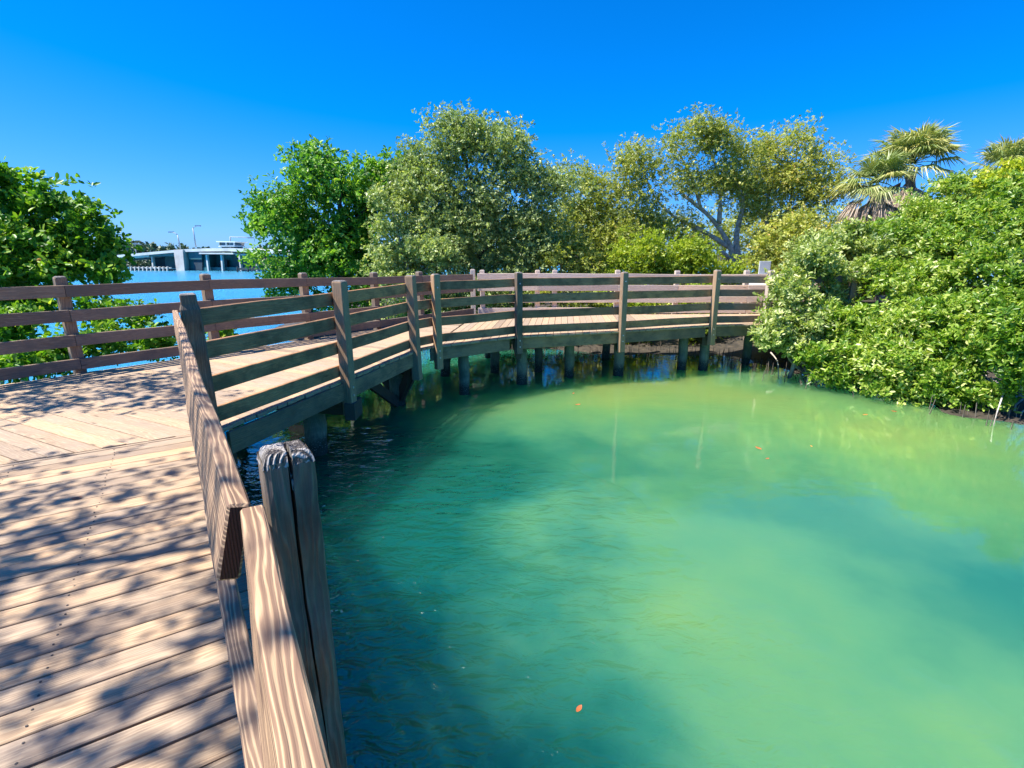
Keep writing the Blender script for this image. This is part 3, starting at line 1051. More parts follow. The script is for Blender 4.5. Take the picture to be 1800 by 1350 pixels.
def unit(n):
    v = rng.normal(size=(n, 3))
    return v / np.linalg.norm(v, axis=1, keepdims=True)


def crown(blobs, nclu, nleaf, spread, leaf, wr=.5, droop=0., shell=.55, bias=0., sub=8):
    """blobs [(centre, radii, weight)] -> leaf arrays and the cluster centres"""
    if sub:
        nb = []
        for c, r, w in blobs:
            c, r = np.array(c), np.array(r)
            for d in unit(sub):
                f = rng.uniform(.30, .58)
                q = c + d * r * (1.02 - f) * rng.uniform(.75, 1.1)
                nb.append((q, r * f * np.array([rng.uniform(.85, 1.3), 1, rng.uniform(.7, 1.1)]), w * rng.uniform(.35, 1.6)))
        blobs = nb
    wts = np.array([b[2] for b in blobs], float)
    wts /= wts.sum()
    cc, cn = [], []
    for (c, r, _), w in zip(blobs, wts):
        k = max(1, int(nclu * w + rng.random()))
        d = unit(k)
        rad = (shell + (1 - shell) * rng.random(k)) * (1 + .20 * rng.normal(size=k)).clip(.35, 1.2)
        cc.append(np.array(c) + d * rad[:, None] * np.array(r))
        cn.append(d)
    cc, cn = np.concatenate(cc), np.concatenate(cn)
    m = len(cc)
    # leaves: rosettes at twig tips spread round each cluster
    tips = max(1, nleaf // 7)
    K = m * tips
    ci = np.repeat(np.arange(m), tips)
    csz = (.6 + .8 * rng.random(m))[ci]
    tp = cc[ci] + rng.normal(size=(K, 3)).clip(-1.5, 1.5) * spread * csz[:, None] * np.array([1, 1, .75])
    axis = cn[ci] * .8 + np.array([0, 0, .55]) + rng.normal(size=(K, 3)) * .5
    axis /= np.linalg.norm(axis, axis=1, keepdims=True)
    ti = np.repeat(np.arange(K), 7)
    n = len(ti)
    side = rng.normal(size=(n, 3))
    side -= (side * axis[ti]).sum(1)[:, None] * axis[ti]
    side /= np.linalg.norm(side, axis=1, keepdims=True) + 1e-9
    Dr = axis[ti] * rng.uniform(.1, 1.1, (n, 1)) + side
    Dr[:, 2] -= droop * rng.random(n)
    P = tp[ti] + rng.normal(size=(n, 3)) * leaf * .25
    Nr = axis[ti] + rng.normal(size=(n, 3)) * .35
    Ln = leaf * rng.uniform(.65, 1.25, n)
    Wd = Ln * wr * rng.uniform(.8, 1.2, n)
    cr = rng.random(m)[ci][ti]
    tr_ = rng.random(K)[ti]
    rnd = np.clip(.30 * cr + .30 * tr_ + .40 * rng.random(n) + bias, 0, 1) ** 1.15
    return (P, Dr, Nr, Ln, Wd, rnd), cc


def grow(trunks, targets, mat, parent, tw=.02, name='trunk'):
    """trunks: list of (points, radius0, radius1); targets: cluster centres reached by bent twigs"""
    mb = MB()
    sk, skr = [], []
    for pts, r0, r1 in trunks:
        pts = [np.array(p, float) for p in pts]
        dense = []
        for a, b in zip(pts[:-1], pts[1:]):
            L = np.linalg.norm(b - a)
            k = max(2, int(L / .25))
            for i in range(k):
                dense.append(a + (b - a) * i / k + rng.normal(size=3) * .018)
        dense.append(pts[-1])
        # smooth
        D = np.array(dense)
        for _ in range(2):
            D[1:-1] = (D[:-2] + 2 * D[1:-1] + D[2:]) / 4
        rr = np.linspace(r0, r1, len(D)) * (1 + .1 * rng.normal(size=len(D)))
        mb.tube([tuple(p) for p in D], list(rr), 7, r=random.random())
        for p, r in zip(D[1:], rr[1:]):
            sk.append(p); skr.append(r)
    sk = list(sk)
    order = np.argsort([min(np.linalg.norm(np.array(sk) - t, axis=1)) for t in targets]) if len(targets) else []
    SK = np.array(sk)
    SR = np.array(skr)
    for oi in order:
        t = targets[oi]
        d = np.linalg.norm(SK - t, axis=1) + 8 * np.maximum(0, SK[:, 2] - t[2] - .1) * .15
        j = int(np.argmin(d))
        a = SK[j]
        L = np.linalg.norm(t - a)
        if L < .05: continue
        r0 = min(SR[j] * .65, tw * (.55 + .55 * L))
        mid1 = a + (t - a) * .33 + rng.normal(size=3) * L * .09 + np.array([0, 0, -.05 * L])
        mid2 = a + (t - a) * .68 + rng.normal(size=3) * L * .08
        path = [a, mid1, mid2, t]
        rad = [r0, r0 * .75, r0 * .5, r0 * .22]
        mb.tube([tuple(p) for p in path], rad, 4, r=random.random(), cap=False)
        SK = np.vstack([SK, mid1, mid2, t])
        SR = np.concatenate([SR, [r0 * .75, r0 * .5, r0 * .25]])
    return mb.build(name, mat, parent)


def pb(x, y, D, rx, ry, rd=None, w=None):
    """crown lobe given by where and how large it stands D metres away"""
    k = D / FOC * .98
    a, b = rx * k, ry * k
    c = rd if rd else (a + b) / 2 * .9
    return (at(x, y, D), (a, c, b), w if w else a * b + .15 * c * (a + b))


def tree(name, label, cat, group, lobes, trunks, lm, bm_, nclu, nleaf, spread, leaf, wr=.5, tw=.02, shape=6, **kw):
    base = trunks[0][0][0]
    e = empty(name, tuple(base), label, cat, group)
    arr, cc = crown(lobes, nclu, nleaf, spread, leaf, wr, **kw)
    grow(trunks, cc, bm_, e, tw)
    leaf_mesh('crown', *arr, lm, e, shape)
    return e


def T(*a):
    """trunk path: (x, y, D) triples ... r0, r1"""
    return ([at(*p) for p in a[:-2]], a[-2], a[-1])


GM = 'mangrove trees behind the boardwalk'
GR = 'mangrove bushes on the right shore'
# left bush over the bay
def gz(p, z=WATER - .1):
    q = np.array(p, float).copy(); q[2] = z; return q


D1 = 9.6
b1 = at(20, 600, D1)
tree('mangrove_bush', 'large glossy dark green mangrove bush over the bay at the left edge', 'bush', 'mangroves standing in the bay', 
     [pb(-60, 380, D1, 100, 90), pb(50, 400, D1, 85, 85), pb(112, 440, D1, 70, 60), pb(40, 470, 9.2, 120, 50), pb(180, 470, D1, 40, 26), pb(-10, 315, D1, 60, 42), pb(90, 345, D1, 52, 30),
      pb(150, 385, D1, 26, 18, w=.05), pb(190, 425, D1, 20, 14, w=.04)],
     [([gz(b1), at(25, 520, D1), at(40, 440, D1), at(60, 380, D1)], .09, .03), ([gz(at(-60, 600, D1)), at(-50, 500, D1), at(-30, 400, D1)], .08, .03),
      ([at(25, 520, D1), at(100, 470, D1), at(180, 450, D1)], .05, .015), ([gz(at(60, 600, D1 + .3)), at(40, 540, D1), at(25, 520, D1)], .04, .04),
      ([gz(at(-20, 600, D1)), at(0, 560, D1), at(25, 520, D1)], .035, .04)],
     L_red, BARK_m, 330, 84, .16, .115, .52, bias=.06)
D1b = 8.6
tree('mangrove_bush', 'low mangrove sprays seen through the reddish railing at the left edge', 'bush', 'mangroves standing in the bay',
     [pb(10, 570, 8.3, 60, 22), pb(80, 625, 8.0, 75, 22), pb(190, 600, 8.4, 60, 22), pb(275, 595, 8.6, 36, 24), pb(20, 640, 7.6, 50, 18), pb(240, 560, 8.8, 30, 14, w=.06), pb(-20, 530, 9.0, 80, 30), pb(60, 535, 9.0, 60, 26), pb(160, 545, 8.9, 50, 20, w=.1), pb(-30, 600, 8.2, 60, 30), pb(385, 585, 9.3, 24, 16, w=.05)],
     [([gz(at(100, 690, 8.2)), at(110, 640, 8.2), at(190, 605, 8.4), at(275, 595, 8.6)], .03, .01), ([gz(at(100, 690, 8.2)), at(80, 630, 8.2), at(0, 580, 8.2)], .03, .01),
      ([at(110, 640, 8.2), at(60, 640, 7.9), at(-20, 640, 7.6)], .02, .01), ([at(275, 595, 8.6), at(340, 600, 9.0), at(385, 588, 9.3)], .012, .006)],
     L_red, BARK_m, 290, 63, .15, .10, .52, bias=.04)

# dark mangrove beside the bay
D2 = 16.5
tree('mangrove_tree', 'dense dark green mangrove tree at the bay edge, leftmost behind the railing', 'tree', GM,
     [pb(600, 322, D2, 105, 80), pb(520, 385, D2, 85, 66), pb(665, 330, D2, 66, 66), pb(555, 450, D2, 115, 75), pb(650, 440, D2, 95, 85), pb(474, 360, D2, 34, 20), pb(495, 490, D2, 52, 42),
      pb(600, 540, D2 - .8, 90, 40), pb(560, 290, D2, 40, 34), pb(720, 300, D2, 30, 40), pb(455, 400, D2, 20, 18, w=.06)],
     [T((600, 590, D2), (603, 500, D2), (595, 420, D2), (600, 330, D2), .16, .05), T((603, 500, D2), (550, 440, D2), (480, 370, D2), .08, .02), T((595, 420, D2), (650, 360, D2), (680, 310, D2), .07, .02),
      T((560, 590, D2), (540, 520, D2), (500, 470, D2), .07, .03)],
     L_dark, BARK_d, 620, 91, .25, .125, .5)
D3 = 15.6
tree('mangrove_tree', 'tall sage green mangrove tree with a dark trunk and an arching right limb', 'tree', GM,
     [pb(790, 262, D3, 55, 58), pb(870, 262, D3, 60, 46), pb(760, 335, D3, 80, 52), pb(850, 345, D3, 60, 50, w=.5), pb(925, 300, D3, 48, 36), pb(985, 320, D3, 34, 36, w=.22), pb(940, 420, D3, 70, 50),
      pb(800, 430, D3, 90, 50), pb(900, 470, D3, 80, 32), pb(820, 220, D3, 44, 26, w=.35), pb(790, 385, D3, 80, 46), pb(890, 385, D3, 70, 42), pb(720, 290, D3, 34, 40, w=.5), pb(950, 350, D3, 46, 40, w=.5)],
     [T((852, 560, D3), (846, 470, D3), (838, 400, D3), (834, 330, D3), (812, 270, D3), .13, .04), T((836, 370, D3), (870, 345, D3), (905, 325, D3), (935, 300, D3), .06, .02),
      T((846, 450, D3), (900, 380, D3), (950, 345, D3), (990, 320, D3), .06, .015), T((838, 400, D3), (790, 350, D3), (760, 320, D3), .05, .02), T((834, 330, D3), (860, 280, D3), (872, 240, D3), .04, .015)],
     L_sage, BARK_d, 900, 126, .28, .09, .42, shape=4, sub=14)
D3b = 14.8
tree('mangrove_tree', 'pale sage shrub-like mangrove hugging the railing between the dark and the tall tree', 'tree', GM,
     [pb(700, 400, D3b, 58, 55), pb(690, 460, D3b, 70, 40), pb(760, 450, D3b, 70, 45), pb(730, 500, D3b, 80, 30), pb(680, 350, D3b, 30, 28, w=.2), pb(700, 545, D3b, 60, 24)],
     [T((730, 580, D3b), (725, 500, D3b), (705, 430, D3b), (690, 370, D3b), .08, .03), T((725, 500, D3b), (760, 460, D3b), (790, 440, D3b), .04, .02)],
     L_sage, BARK_g, 330, 98, .2, .09, .45, bias=.12, shape=4)
# open pale-trunked trees in the middle and right
D4 = 18.5
tree('mangrove_tree', 'thin airy tree with leaning dark stems between the two tallest trees', 'tree', GM,
     [pb(1030, 350, D4, 62, 48), pb(1000, 400, D4, 65, 50), pb(1070, 400, D4, 65, 55), pb(1005, 312, D4, 34, 32, w=.4), pb(1065, 335, D4, 34, 32, w=.4), pb(1030, 450, D4, 80, 34), pb(1100, 350, D4, 34, 40, w=.5)],
     [T((1058, 500, D4), (1048, 450, D4), (1040, 400, D4), (1015, 345, D4), .12, .03), T((1052, 450, D4), (1030, 440, D4), (1014, 436, D4), (1005, 445, D4), .10, .05), T((1048, 440, D4), (1060, 390, D4), (1050, 340, D4), .05, .02)],
     L_oliv, BARK_d, 520, 56, .27, .10, .38, shape=4, bias=-.02)
D5 = 17.6
tree('mangrove_tree', 'large open-crowned tree with pale forking trunk above the railing', 'tree', GM,
     [pb(1130, 272, D5, 52, 36, w=.5), pb(1185, 262, D5, 48, 40, w=.5), pb(1300, 290, D5, 44, 46, w=.6), pb(1240, 240, D5, 50, 30, w=.6), pb(1275, 262, D5, 38, 34, w=.4), pb(1205, 320, D5, 75, 42, w=.9), pb(1285, 325, D5, 45, 40, w=.5),
      pb(1130, 340, D5, 46, 44, w=.6), pb(1160, 390, D5, 70, 36, w=.8), pb(1105, 290, D5, 30, 22, w=.15), pb(1330, 370, D5, 34, 34, w=.25), pb(1100, 420, D5, 50, 34, w=.5), pb(1180, 430, D5, 60, 30, w=.4)],
     [T((1306, 560, D5), (1300, 485, D5), (1288, 440, D5), (1262, 395, D5), (1232, 365, D5), (1200, 342, D5), .13, .05), T((1297, 460, D5), (1294, 410, D5), (1310, 355, D5), (1292, 318, D5), .12, .04),
      T((1262, 395, D5), (1268, 340, D5), (1258, 285, D5), (1240, 245, D5), .08, .02), T((1288, 440, D5), (1235, 405, D5), (1190, 385, D5), (1150, 350, D5), (1130, 300, D5), .08, .02),
      T((1232, 365, D5), (1215, 310, D5), (1190, 262, D5), .06, .015), T((1190, 342, D5), (1185, 345, D5), (1205, 335, D5), .03, .02), T((1300, 485, D5), (1290, 455, D5), (1250, 430, D5), (1215, 400, D5), .09, .03)],
     L_oliv, BARK_g, 800, 70, .27, .085, .40, tw=.028, shape=4)
D6 = 18.2
tree('mangrove_tree', 'yellowing open tree right of the pale forking trunk', 'tree', GM,
     [pb(1352, 262, D6, 28, 40, w=.4), pb(1400, 245, D6, 30, 36, w=.3), pb(1330, 330, D6, 40, 44, w=.6), pb(1400, 400, D6, 60, 40, w=.6), pb(1370, 310, D6, 50, 44, w=.8), pb(1440, 290, D6, 42, 44, w=.45), pb(1425, 350, D6, 60, 40, w=.7), pb(1470, 330, D6, 26, 36, w=.2), pb(1345, 355, D6, 34, 34, w=.3)],
     [T((1330, 530, D6), (1332, 450, D6), (1350, 400, D6), (1385, 372, D6), (1425, 345, D6), (1450, 300, D6), .12, .03), T((1345, 410, D6), (1350, 350, D6), (1352, 280, D6), .08, .02),
      T((1385, 372, D6), (1395, 320, D6), (1402, 250, D6), .05, .015), T((1350, 400, D6), (1318, 345, D6), (1308, 330, D6), .05, .02)],
     L_oliv, BARK_g, 640, 70, .25, .085, .42, tw=.026, bias=.1, shape=4)
D7 = 15.4
under = [
    ('low olive bush behind the railing under the airy tree', L_oliv, [(985, 450, 60, 36), (1040, 470, 60, 30), (960, 510, 60, 24), (1030, 530, 60, 22), (1000, 578, 60, 26)], (1010, 560), 0.0),
    ('yellow-green bush behind the middle of the far railing', L_yel, [(1120, 440, 58, 44), (1085, 480, 50, 26), (1150, 480, 50, 28), (1110, 525, 70, 24), (1120, 578, 60, 28)], (1120, 560), 0.05),
    ('yellow-green bush left of the pale forking trunk', L_yel, [(1215, 450, 56, 34), (1260, 480, 40, 24), (1190, 485, 45, 24), (1220, 525, 70, 22), (1225, 575, 60, 26)], (1225, 560), 0.0),
    ('olive bush right of the pale forking trunk behind the notice board', L_oliv, [(1370, 430, 50, 40), (1400, 400, 46, 36), (1350, 470, 44, 26), (1400, 460, 50, 34), (1335, 572, 50, 26)], (1370, 560), 0.08),
    ('brown-tinged straggly bush between the notice board and the palms', L_oliv, [(1450, 430, 46, 26), (1485, 425, 30, 24), (1430, 455, 44, 24)], (1450, 540), 0.25),
    ('dark sage bush behind the railing below the tall sage tree', L_sage, [(830, 510, 60, 24), (890, 530, 60, 24), (800, 545, 60, 22), (930, 495, 40, 22), (880, 580, 60, 26), (780, 580, 50, 24)], (860, 565), -.08),
]
for lab, lm, bl, bs_, bias in under:
    tree('mangrove_bush', lab, 'bush', 'bushes behind the far railing', [pb(x, y, D7 - (.9 if y > 500 else 0), rx, ry) for x, y, rx, ry in bl],
         [T((*bs_, D7), (bl[0][0], bl[0][1] + 30, D7), (bl[0][0], bl[0][1], D7), .05, .02), T((*bs_, D7), (bl[1][0], bl[1][1], D7), .04, .02), T((*bs_, D7), (bl[2][0], bl[2][1], D7), .04, .015)],
         lm, BARK_g, 230, 91, .19, .09, .45, bias=bias, shape=4)
# backing growth behind, seen through the gaps
for lab, x, D in (('thicket of sage mangrove far behind the tall sage tree', 900, 22), ('thicket of olive mangrove far behind the pale forking trunk', 1200, 22.5), ('thicket of green mangrove far behind the palms', 1480, 23)):
    tree('mangrove_bush', lab, 'bush', 'thickets behind the trees', [pb(x + dx, y, D, 75, 40) for dx, y in ((-150, 405), (-60, 390), (50, 395), (150, 405), (-130, 440), (60, 430), (0, 470), (100, 475), (-90, 480), (0, 515), (120, 520), (-120, 520))],
         [T((x, 530, D), (x, 470, D), .08, .03)], L_oliv if x > 1000 else L_sage, BARK_m, 520, 63, .34, .13, .4, shape=4)

# right shore bushes
def bush(lab, lobes, base, lm, nclu, bias=0., bm_=BARK_g, leaf=.092, nleaf=70, spread=.125):
    L = [pb(*l) for l in lobes]
    bx = on(base[0], base[1], WATER - .08)
    tr = []
    for l in lobes[:4]:
        c = at(l[0], l[1], l[2])
        o = bx + np.array([rng.normal() * .25, rng.normal() * .15, 0])
        m1 = o + (c - o) * .45 + np.array([rng.normal() * .12, .1, -.12])
        tr.append(([o, m1, c], .035, .012))
    for q in range(9):                       # arching prop roots
        o = bx + np.array([rng.normal() * .45, rng.normal() * .2 + .1, .35 + .25 * rng.random()])
        f_ = o + np.array([rng.normal() * .3, -.25 - .45 * rng.random(), 0])
        f_[2] = WATER - .04
        m1 = (o + f_) / 2 + np.array([0, 0, .16])
        tr.append(([o + np.array([0, .3, .1]), o, m1, f_], .016, .008))
    return tree('mangrove_bush', lab, 'bush', GR, L, tr, lm, bm_, nclu, nleaf, spread, leaf, .45, bias=bias, tw=.02)


bush('pale leafy bush spilling over the end post of the railing', [(1392, 520, 10.6, 36, 46), (1370, 575, 10.3, 34, 34), (1420, 580, 10.3, 46, 36), (1430, 470, 11.2, 45, 40), (1395, 610, 10.2, 34, 18), (1345, 590, 10.1, 14, 10, .2, .03)], (1425, 664), L_pale, 270, .05)
bush('bright green bush low over the water right of the end post', [(1455, 620, 9.9, 52, 30), (1500, 580, 10.2, 60, 44), (1490, 640, 9.7, 40, 20), (1470, 660, 9.5, 46, 14), (1450, 555, 10.6, 44, 34)], (1490, 678), L_lime, 260, .0)
bush('lime green bush hanging to the waterline at the middle of the right shore', [(1570, 625, 9.1, 62, 40), (1600, 660, 8.8, 50, 26), (1540, 640, 9.2, 44, 26), (1565, 678, 8.9, 56, 14), (1620, 692, 8.6, 40, 14), (1590, 570, 9.6, 60, 42)], (1600, 700), L_lime, 280, .12)
bush('mixed green bush near the fallen branches at the right edge', [(1690, 620, 8.6, 66, 44), (1660, 660, 8.4, 50, 24), (1680, 698, 8.3, 50, 14), (1735, 690, 8.0, 36, 20), (1740, 590, 8.4, 54, 50), (1680, 560, 9.2, 60, 44)], (1720, 716), L_lime, 280, .02)
bush('dark green bush cut by the right edge above the branches', [(1790, 610, 7.8, 50, 50), (1830, 560, 7.6, 70, 80), (1795, 675, 7.6, 26, 24), (1800, 520, 8.4, 60, 60)], (1850, 740), L_lime, 240, -.1, leaf=.08)
bush('rounded green bush behind the pale bush and the end post', [(1480, 500, 11.4, 62, 50), (1530, 460, 12.0, 60, 50), (1440, 440, 12.4, 44, 34), (1500, 430, 12.4, 50, 34)], (1490, 650), L_pale, 300, .0)
bush('tall mid green bush in the centre of the right thicket', [(1590, 500, 10.8, 70, 50), (1640, 450, 11.4, 76, 54), (1570, 420, 12.2, 66, 44), (1620, 540, 10.2, 50, 34)], (1620, 670), L_lime, 330, .06)
bush('tall bush at the right edge beneath the second palm', [(1720, 480, 9.8, 70, 56), (1770, 420, 10.6, 70, 60), (1710, 400, 11.4, 60, 46), (1790, 350, 11.6, 50, 40)], (1790, 690), L_lime, 330, .03)
bush('vine-like bright green bush climbing up below the tallest palm', [(1620, 375, 14.0, 66, 40), (1680, 345, 14.2, 66, 40), (1660, 400, 13.4, 66, 36), (1560, 425, 14.2, 46, 24), (1740, 335, 14.2, 55, 34)], (1650, 600), L_lime, 330, .08, leaf=.085)
bush('yellow-leaved sprig at the upper right edge by the second palm', [(1775, 325, 12.6, 34, 20), (1800, 310, 12.4, 30, 22), (1740, 318, 12.8, 16, 10)], (1800, 640), L_yel, 80, .25, leaf=.10)

# ------------------------------------------------------------------ palms
def palm(lab, cx, cy, D, R, nl, ndead, base_y, crown_h=.9, skirt=1.0, tr=.15):
    c = at(cx, cy, D)
    b = gz(at(cx + 6, base_y, D), -.8)
    e = empty('cabbage_palm', tuple(b), lab, 'palm', 'cabbage palms')
    mb = MB()
    path = [b + (c - np.array([0, 0, .22]) - b) * t + np.array([.06 * math.sin(t * 4), 0, 0]) for t in np.linspace(0, 1, 14)]
    mb.tube([tuple(p) for p in path], [tr * (1 + .12 * (i % 2)) for i in range(14)], 9)
    mb.build('trunk', BARK_m, e)

    def fans(n, dead):
        Vs, Fs, Rs = [], [], []
        pet = MB()
        for i in range(n):
            az = i * 2.399 + rng.normal() * .2
            if dead: el = rng.uniform(-1.4, -.5)
            else: el = rng.uniform(-.5, 1.25) if i > n * .3 else rng.uniform(.5, 1.4)
            d = np.array([math.cos(az) * math.cos(el), math.sin(az) * math.cos(el), math.sin(el)])
            pl_ = R * (.42 if not dead else .3) * rng.uniform(.8, 1.2)
            o = c + np.array([0, 0, (-.55 * skirt * R * rng.random() ** .8 if dead else .1)])
            h = o + d * pl_ + np.array([0, 0, -.05])
            pet.tube([tuple(o), tuple((o + h) / 2 + np.array([0, 0, .03])), tuple(h)], [.018, .014, .008], 4)
            up = np.array([0, 0, 1.]) if abs(d[2]) < .95 else np.array([1., 0, 0])
            s = np.cross(d, up); s /= np.linalg.norm(s)
            nn = np.cross(s, d)
            m = 32
            fr = R * (.62 if not dead else .62 * skirt) * rng.uniform(.8, 1.15)
            fl = rng.random()
            span = 1.75 if not dead else rng.uniform(.3, .6)
            for k in range(m):
                a = (k / (m - 1) - .5) * 2 * span + rng.normal() * .03
                dd = d * math.cos(a) + s * math.sin(a)
                L = fr * (.62 + .38 * math.cos(a * .75)) * rng.uniform(.9, 1.08)
                w = .021 * R
                sv = np.cross(dd, nn)
                fold = nn * w * .4 * (1 if k % 2 else -1)
                p0 = h
                p1 = h + dd * L * .5 + nn * L * .06
                dr = rng.uniform(.12, .4) * (1.2 if dead else 1)
                p2 = h + dd * L * (.98 - dr * .2) - np.array([0, 0, dr * L])
                bidx = len(Vs)
                Vs.extend([p0 - sv * w * .15, p0 + sv * w * .15, p1 + sv * w * .55 + fold, p1 - sv * w * .55 - fold, p2])
                Fs.append((bidx, bidx + 1, bidx + 2, bidx + 3)); Fs.append((bidx + 3, bidx + 2, bidx + 4))
                rv = min(1, max(0, .25 + .45 * fl + .3 * rng.random()))
                Rs.extend([rv, min(1, rv + .1)])
        me = bpy.data.meshes.new('fronds')
        me.from_pydata([tuple(v) for v in Vs], [], Fs)
        a_ = me.attributes.new('rnd', 'FLOAT', 'FACE'); a_.data.foreach_set('value', np.array(Rs, np.float32))
        link('dead_fronds' if dead else 'fronds', me, L_dead if dead else L_palm, e)
        pet.build('leaf_stalks', L_dead if dead else L_palm, e)
    fans(nl, False)
    fans(ndead, True)
    return e


palm('tall cabbage palm with full green head above the thicket', 1604, 292, 20, 1.70, 52, 34, 520, skirt=1.2)
palm('cabbage palm with a long brown skirt of dead fronds, left of the tall palm', 1542, 325, 16.6, 1.2, 34, 60, 520, skirt=1.1, tr=.11)
palm('cabbage palm half hidden behind the bushes at the right edge', 1765, 305, 20, 1.4, 32, 16, 520, skirt=.8)
palm('cabbage palm cut off by the right edge of the view', 1822, 290, 20.5, 1.5, 22, 8, 520, skirt=.8)

# ------------------------------------------------------------------ shore details
# breathing roots along the water's edge
mb = MB()
P_ = np.array(SHORE[1:14])
for i in range(520):
    k = rng.integers(0, len(P_) - 1)
    t = rng.random()
    p = P_[k] * (1 - t) + P_[k + 1] * t + rng.normal(size=2) * .28 - np.array([.12, .1])
    h = rng.uniform(.10, .34)
    z0 = WATER - .05
    q = (p[0] + rng.normal() * .02, p[1] + rng.normal() * .02, z0 + h)
    mb.tube([(p[0], p[1], z0), q], [.009, .004], 4, r=rng.random(), cap=False)
tag(mb.build('breathing_roots', BARK_m), 'thin upright mangrove breathing roots crowding the water edge', 'roots', kind='stuff')
# leaning pale trunk and fallen branches
mb = MB()
a, b = on(1386, 668, WATER - .05), at(1402, 622, 10.5)
mb.tube([tuple(a), tuple((a + b) / 2 + .02), tuple(b), tuple(at(1420, 570, 10.7))], [.05, .045, .04, .03], 7)
tag(mb.build('dead_branch', BARK_g), 'pale leaning dead stem rising from the water beside the end post', 'branch', 'dead mangrove wood at the shore')
for lab, pts, r in (('long pale dead branch leaning into the water at the right edge', ((1757, 722), (1776, 698), (1812, 664)), .018),
                    ('curved pale dead branch lying at the waterline near the right edge', ((1733, 722), (1760, 708), (1800, 692), (1830, 690)), .016),
                    ('forked grey root arching into the water at the right corner', ((1780, 735), (1785, 712), (1800, 700)), .018),
                    ('short grey root beside the forked root at the right corner', ((1792, 740), (1796, 725), (1812, 712)), .016)):
    P0_ = on(pts[0][0], pts[0][1], WATER - .02)
    pp = [tuple(P0_)] + [tuple(at(x, y, P0_[1] + .1 * (i + 1))) for i, (x, y) in enumerate(pts[1:])]
    mb = MB(); mb.tube(pp, [r * (1 - .15 * i) for i in range(len(pp))], 6)
    tag(mb.build('dead_branch', BARK_g), lab, 'branch', 'dead mangrove wood at the shore')
mb = MB()
pa, pbb = at(945, 642, 12.9), at(985, 618, 13.2)
mb.tube([tuple(on(950, 652, WATER)), tuple(at(968, 640, 12.6)), tuple(at(985, 620, 13.0))], [.04, .03, .02], 6)
tag(mb.build('dead_branch', BARK_g), 'pale crooked branch in the water under the far deck', 'branch', 'dead mangrove wood at the shore')
# scrap of pale litter at the foot of the last pile
mb = MB()
p = on(1320, 641, WATER)
mb.tube([(p[0] - .07, p[1], WATER), (p[0] - .02, p[1], WATER + .09), (p[0] + .05, p[1] + .02, WATER + .05)], [.035, .05, .02], 7)
tag(mb.build('litter', flat('litter_plastic', (.55, .65, .80), .4, .4, 9)), 'small pale blue scrap of litter at the foot of the last pile', 'litter')

# floating and fallen leaves
ORG = flat('fallen_leaf', (.50, .13, .03), .5, nscale=30, col2=(.30, .08, .02))
YEL = flat('yellow_leaf', (.55, .28, .05), .5, nscale=30, col2=(.40, .16, .03))


def loose_leaf(p, L, ang, m, lab, curl=.35, name='fallen_leaf'):
    mb = MB()
    n = 7
    for i in range(n):
        t = i / (n - 1)
        w = L * .26 * math.sin(math.pi * min(1, t * .94 + .05)) ** .8
        zz = L * curl * (t - .4) ** 2
        for s in (-1, 0, 1):
            x, y = t * L - L / 2, s * w
            mb.v.append(Vector((p[0] + x * math.cos(ang) - y * math.sin(ang), p[1] + x * math.sin(ang) + y * math.cos(ang), p[2] + .004 + zz + abs(s) * w * .35)))
    for i in range(n - 1):
        for s in (0, 1):
            a = i * 3 + s
            mb.face((a, a + 1, a + 4, a + 3), None, .5, 0, True)
    return tag(mb.build(name, m), lab, 'leaf', 'fallen leaves')


for (x, y), L, a, m, lab in (((1018, 1247), .055, .9, ORG, 'red-brown curled leaf floating alone in the near water'),
                             ((1016, 712), .10, .2, ORG, 'orange leaf afloat near the far piles, nearer of two'),
                             ((1008, 692), .07, 1.2, ORG, 'small orange leaf afloat near the far piles, farther of two'),
                             ((1333, 789), .10, 2.0, ORG, 'orange leaf afloat in the tree reflection at mid pond, larger of two'),
                             ((1349, 807), .06, .4, ORG, 'small orange leaf afloat in the tree reflection, nearer of two'),
                             ((1426, 785), .05, 1.4, YEL, 'tiny yellow leaf afloat right of the pair at mid pond'),
                             ((1521, 730), .09, .1, YEL, 'yellow leaf afloat below the right shore, left of two'),
                             ((1571, 724), .09, 2.6, ORG, 'orange leaf afloat below the right shore, right of two')):
    loose_leaf(on(x, y, WATER), L, a, m, lab)
loose_leaf(on(135, 877, 0), .06, .4, ORG, 'small orange leaf lying on the shaded deck boards')

# ------------------------------------------------------------------ road bridge across the bay
CONC = flat('bridge_concrete', (.62, .58, .52), .8, nscale=.6, col2=(.46, .42, .37))
CWHT = flat('bridge_parapet', (.62, .66, .64), .7, .25, .5)
TEAL = flat('bridge_girder_teal', (.04, .17, .17), .6, nscale=.5, col2=(.02, .09, .10))
DRK = flat('bridge_dark', (.03, .06, .08), .8, nscale=.6, col2=(.015, .03, .04))
GLS = flat('tower_glass', (.05, .10, .13), .1, .2, .5)
ROOFW = flat('tower_white', (.78, .84, .82), .6, .1, .5)
MET = flat('pole_metal', (.30, .36, .40), .5, .1, 2)
DB = 95.
bridge = empty('road_bridge', tuple(gz(at(318, 475, DB), WATER)), 'low white and teal drawbridge across the bay on the left horizon', 'bridge')


def bx(x, y, dd=0.): return at(x, y, DB + dd - (x - 318) * .05)


